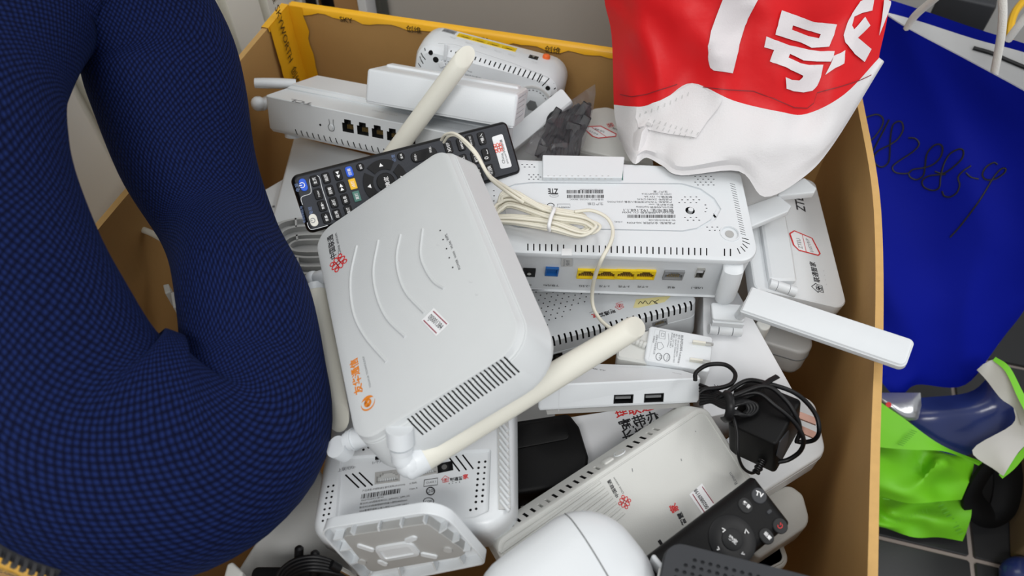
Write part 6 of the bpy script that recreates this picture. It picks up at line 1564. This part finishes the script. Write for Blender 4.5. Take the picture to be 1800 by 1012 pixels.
# ============================================================ cream telephone lead, coiled and tied, on the upturned router
def cream_lead():
    t = thing('cable', 'coil of cream flat lead tied in the middle, on the upside down router', 'cable', Tr(0, 0, 0))
    z0 = .4690; rnd = random.Random(4)
    def tb(P, r=.0014, name='lead'): MB().tube(smoothpath([at(*p) for p in P], 6), r, 8, flat=.75).build(name, ['cable_cream'], t, 60)
    for k in range(7):
        o = (k - 3); zz = z0 + .0022 * (k % 3); l = 866 + rnd.uniform(-3, 6) + abs(o) * 2; r_ = 1052 - abs(o) * 4 + rnd.uniform(-4, 4)
        tb([(l + 8, 362 + o * 3.0, zz), (900, 354 + o * 3.2, zz), (966, 375 + o * 3.6, zz + .002), (1020, 384 + o * 3, zz), (r_ - 6, 392 + o * 2.5, zz), (r_, 400 + o * 2, zz), (r_ - 14, 410 + o * 1.6, zz), (1010, 408 + o * 2.4, zz), (966, 394 + o * 3.4, zz + .002), (905, 386 + o * 2.4, zz), (l + 4, 384 + o * 2, zz), (l, 372 + o * 2.4, zz), (l + 8, 362 + o * 3.0, zz)])
    for o in range(3): tb([(876 + o * 3, 356, z0 + .004), (884, 338 + o * 4, z0 + .006), (905, 336 + o * 4, z0 + .008), (930, 350 + o * 3, z0 + .008), (960, 366 + o * 2, z0 + .006), (1000, 374, z0 + .003)])
    tb([(776, 246, .512), (782, 237, .520), (797, 234, .526), (816, 246, .528), (838, 270, .525), (860, 308, .512), (892, 330, .488), (926, 352, .476), (958, 368, .474)]); tb([(780, 250, .512), (788, 240, .520), (802, 238, .526), (818, 251, .527), (840, 276, .524), (862, 313, .511), (890, 336, .487), (920, 356, .476)])
    tb([(1010, 372, z0 + .004), (1040, 370, z0 + .004), (1066, 382, z0 + .002), (1077, 402, z0), (1074, 425, z0), (1058, 455, .4665), (1046, 485, .446), (1041, 515, .425), (1043, 540, .414), (1054, 560, .412), (1068, 573, .412), (1085, 582, .41)], .0016)
    P = [at(*p) for p in ((972, 366, z0 + .004), (974, 368, z0 + .010), (969, 380, z0 + .011), (965, 396, z0 + .010), (966, 405, z0 + .005))]
    MB().tube(smoothpath(P, 5), .0016, 8).build('cable_tie', ['ink_white'], t, 60)
cream_lead()
cable('cable', 'single cream lead crossing the brown wall behind the hole of the cushion', [(205, 392, .40), (225, 399, .402), (255, 405, .404), (285, 420, .402), (312, 440, .396), (335, 470, .39)], .0030, 'cable_cream', 8)
flat('plastic_plug', 'small white plug end seen low through the cushion hole, upper of two', 'plug', [(286, 500), (296, 498), (300, 512), (290, 516)], .36, .02, .001, ('warmwhite', 'cavity_shade'), .001, .001)
flat('plastic_plug', 'small white plug end seen low through the cushion hole, lower of two', 'plug', [(299, 514), (310, 511), (316, 540), (304, 540)], .36, .02, .001, ('warmwhite', 'cavity_shade'), .001, .001)

# ============================================================ behind the upturned router: box with red label, blade, film bag of leads
def label_box():
    D = flat('set_top_box', 'cream-white set-top box with a red-edged sticker, half hidden by the carrier bag', 'set-top box', [(1010, 238), (1040, 190), (1066, 187), (1135, 205), (1150, 292), (1020, 262)], .405, .03, [.004, .01, .01, .004, .004, .004], ('warmwhite', 'cavity_shade'), .002, .003)
    T = TOP(D.h); oc = [(1026, 226), (1033, 223), (1056, 222), (1083, 236), (1082, 240), (1052, 243), (1042, 240)]
    D.poly(T, oc, 'label_paper'); D.line(T, oc, .0013, 'ink_red', .0004, 'lettering', True); D.line(T, [(1040, 224), (1066, 241)], .0006, 'ink_red', .0004); D.text(T, '移机', (1044, 228), (1062, 234), 'ink_grey', .6, 0, .0004); D.text(T, '0104', (1034, 231), (1050, 238), 'ink_grey', .6, 0, .0004)
    D.logo_knot(T, (1073, 220), 6, 'ink_red', 20); D.text(T, '联通', (1076, 226), (1088, 230), 'ink', .7); D.done()
    D.part(MB().slab([(p[0], p[1] - .0002) for p in D.out], D.rad, [(-.0003, 0), (-.0003, D.h - .004)], 0), 'side_band', ['greywhite'])
label_box()
def bar(name, label, cat, p0, p1, w, th, m='white'):
    a, b = at(*p0), at(*p1); t = (b - a).normalized(); up = Vector((0, -.35, .94)); up = (up - t * up.dot(t)).normalized(); s = up.cross(t)
    M = Matrix(((t.x, s.x, up.x, a.x), (t.y, s.y, up.y, a.y), (t.z, s.z, up.z, a.z), (0, 0, 0, 1))); L = (b - a).length
    D = Dev.raw(name, label, cat, M); D.body(MB().slab([(0, -w / 2), (L, -w / 2), (L, w / 2), (0, w / 2)], .003, prof(th, .001, .001)), (m, 'cavity_shade')); return D
bar('antenna_blade', 'white antenna blade leaning up to the rear wall beside the clear bag of leads', 'antenna', (880, 268, .405), (1000, 172, .445), .019, .008)
bar('antenna_blade', 'white antenna end peeping over the top edge of the long black remote', 'antenna', (815, 224, .445), (875, 222, .44), .010, .006)
def film_bag():
    t = thing('film_bag', 'clear crinkled plastic bag of black leads behind the upside down router', 'bag', Tr(0, 0, 0))
    rnd = random.Random(11)
    T_ = lambda x, y: .705 + (278 - y) / 128 * .055
    out = [(1046, 148), (1047, 165), (1043, 190), (1036, 222), (1026, 255), (1014, 278), (980, 279), (944, 278), (922, 266), (930, 248), (938, 236), (958, 214), (980, 196), (1004, 176), (1030, 158)]
    def film(off, amp):
        P = [Vector(p) for p in out]; n = len(P); E = [(i, (i + 1) % n) for i in range(n)]
        for _ in range(130):
            p = Vector((rnd.uniform(920, 1048), rnd.uniform(150, 279))); c = False
            for i in range(n):
                a, b = out[i - 1], out[i]
                if (a[1] > p.y) != (b[1] > p.y) and p.x < (b[0] - a[0]) * (p.y - a[1]) / (b[1] - a[1]) + a[0]: c = not c
            if c: P.append(p)
        V, _, F, *_x = delaunay_2d_cdt(P, E, [], 1, 1e-4)
        mb = MB().add([dep(v.x, v.y, T_(v.x, v.y) + off + (rnd.uniform(-amp, amp) if i >= n else 0)) for i, v in enumerate(V)], [f[::-1] for f in F])
        mb.build('film', ['clear_film'], t, 0)
    film(-.012, .006); film(.016, .004)
    def tb(P, r): MB().tube(smoothpath([dep(x, y, T_(x, y) + o) for x, y, o in P], 6), r, 8).build('lead', ['navy_black'], t, 60)
    for k in range(16):
        x0 = 948 + k * 4.4; tb([(x0, 276, .004), (x0 + rnd.uniform(-4, 8), 255, .0), (x0 + 10 + rnd.uniform(-4, 6), 232, -.002), (x0 + 18, 208 + rnd.uniform(-6, 6), .0), (min(1036, x0 + 34), 190 + rnd.uniform(-8, 6), .004)], .0022)
    def bx(x, y, sx, sy, a, o=.0):
        c = dep(x, y, T_(x, y) + o); n = (CP - c).normalized(); u = Vector((1, 0, 0)); u = (u - n * u.dot(n)).normalized(); v = n.cross(u); M = Matrix(((u.x, v.x, n.x, c.x), (u.y, v.y, n.y, c.y), (u.z, v.z, n.z, c.z), (0, 0, 0, 1)))
        MB().rslab(sx, sy, .001, prof(.008, .001, .001), 0, M @ Rz(R(a)) @ Tr(0, 0, -.004)).build('plug', ['navy_black'], t, 30)
    bx(972, 208, .007, .022, -32, -.004); bx(1020, 198, .008, .022, -35); bx(1004, 236, .014, .022, -15, .004); bx(1022, 226, .009, .026, -25, .004); bx(984, 262, .016, .012, 5, .004); bx(952, 266, .010, .012, -20, .002)
film_bag()
bpy.data.objects.remove(_fo)
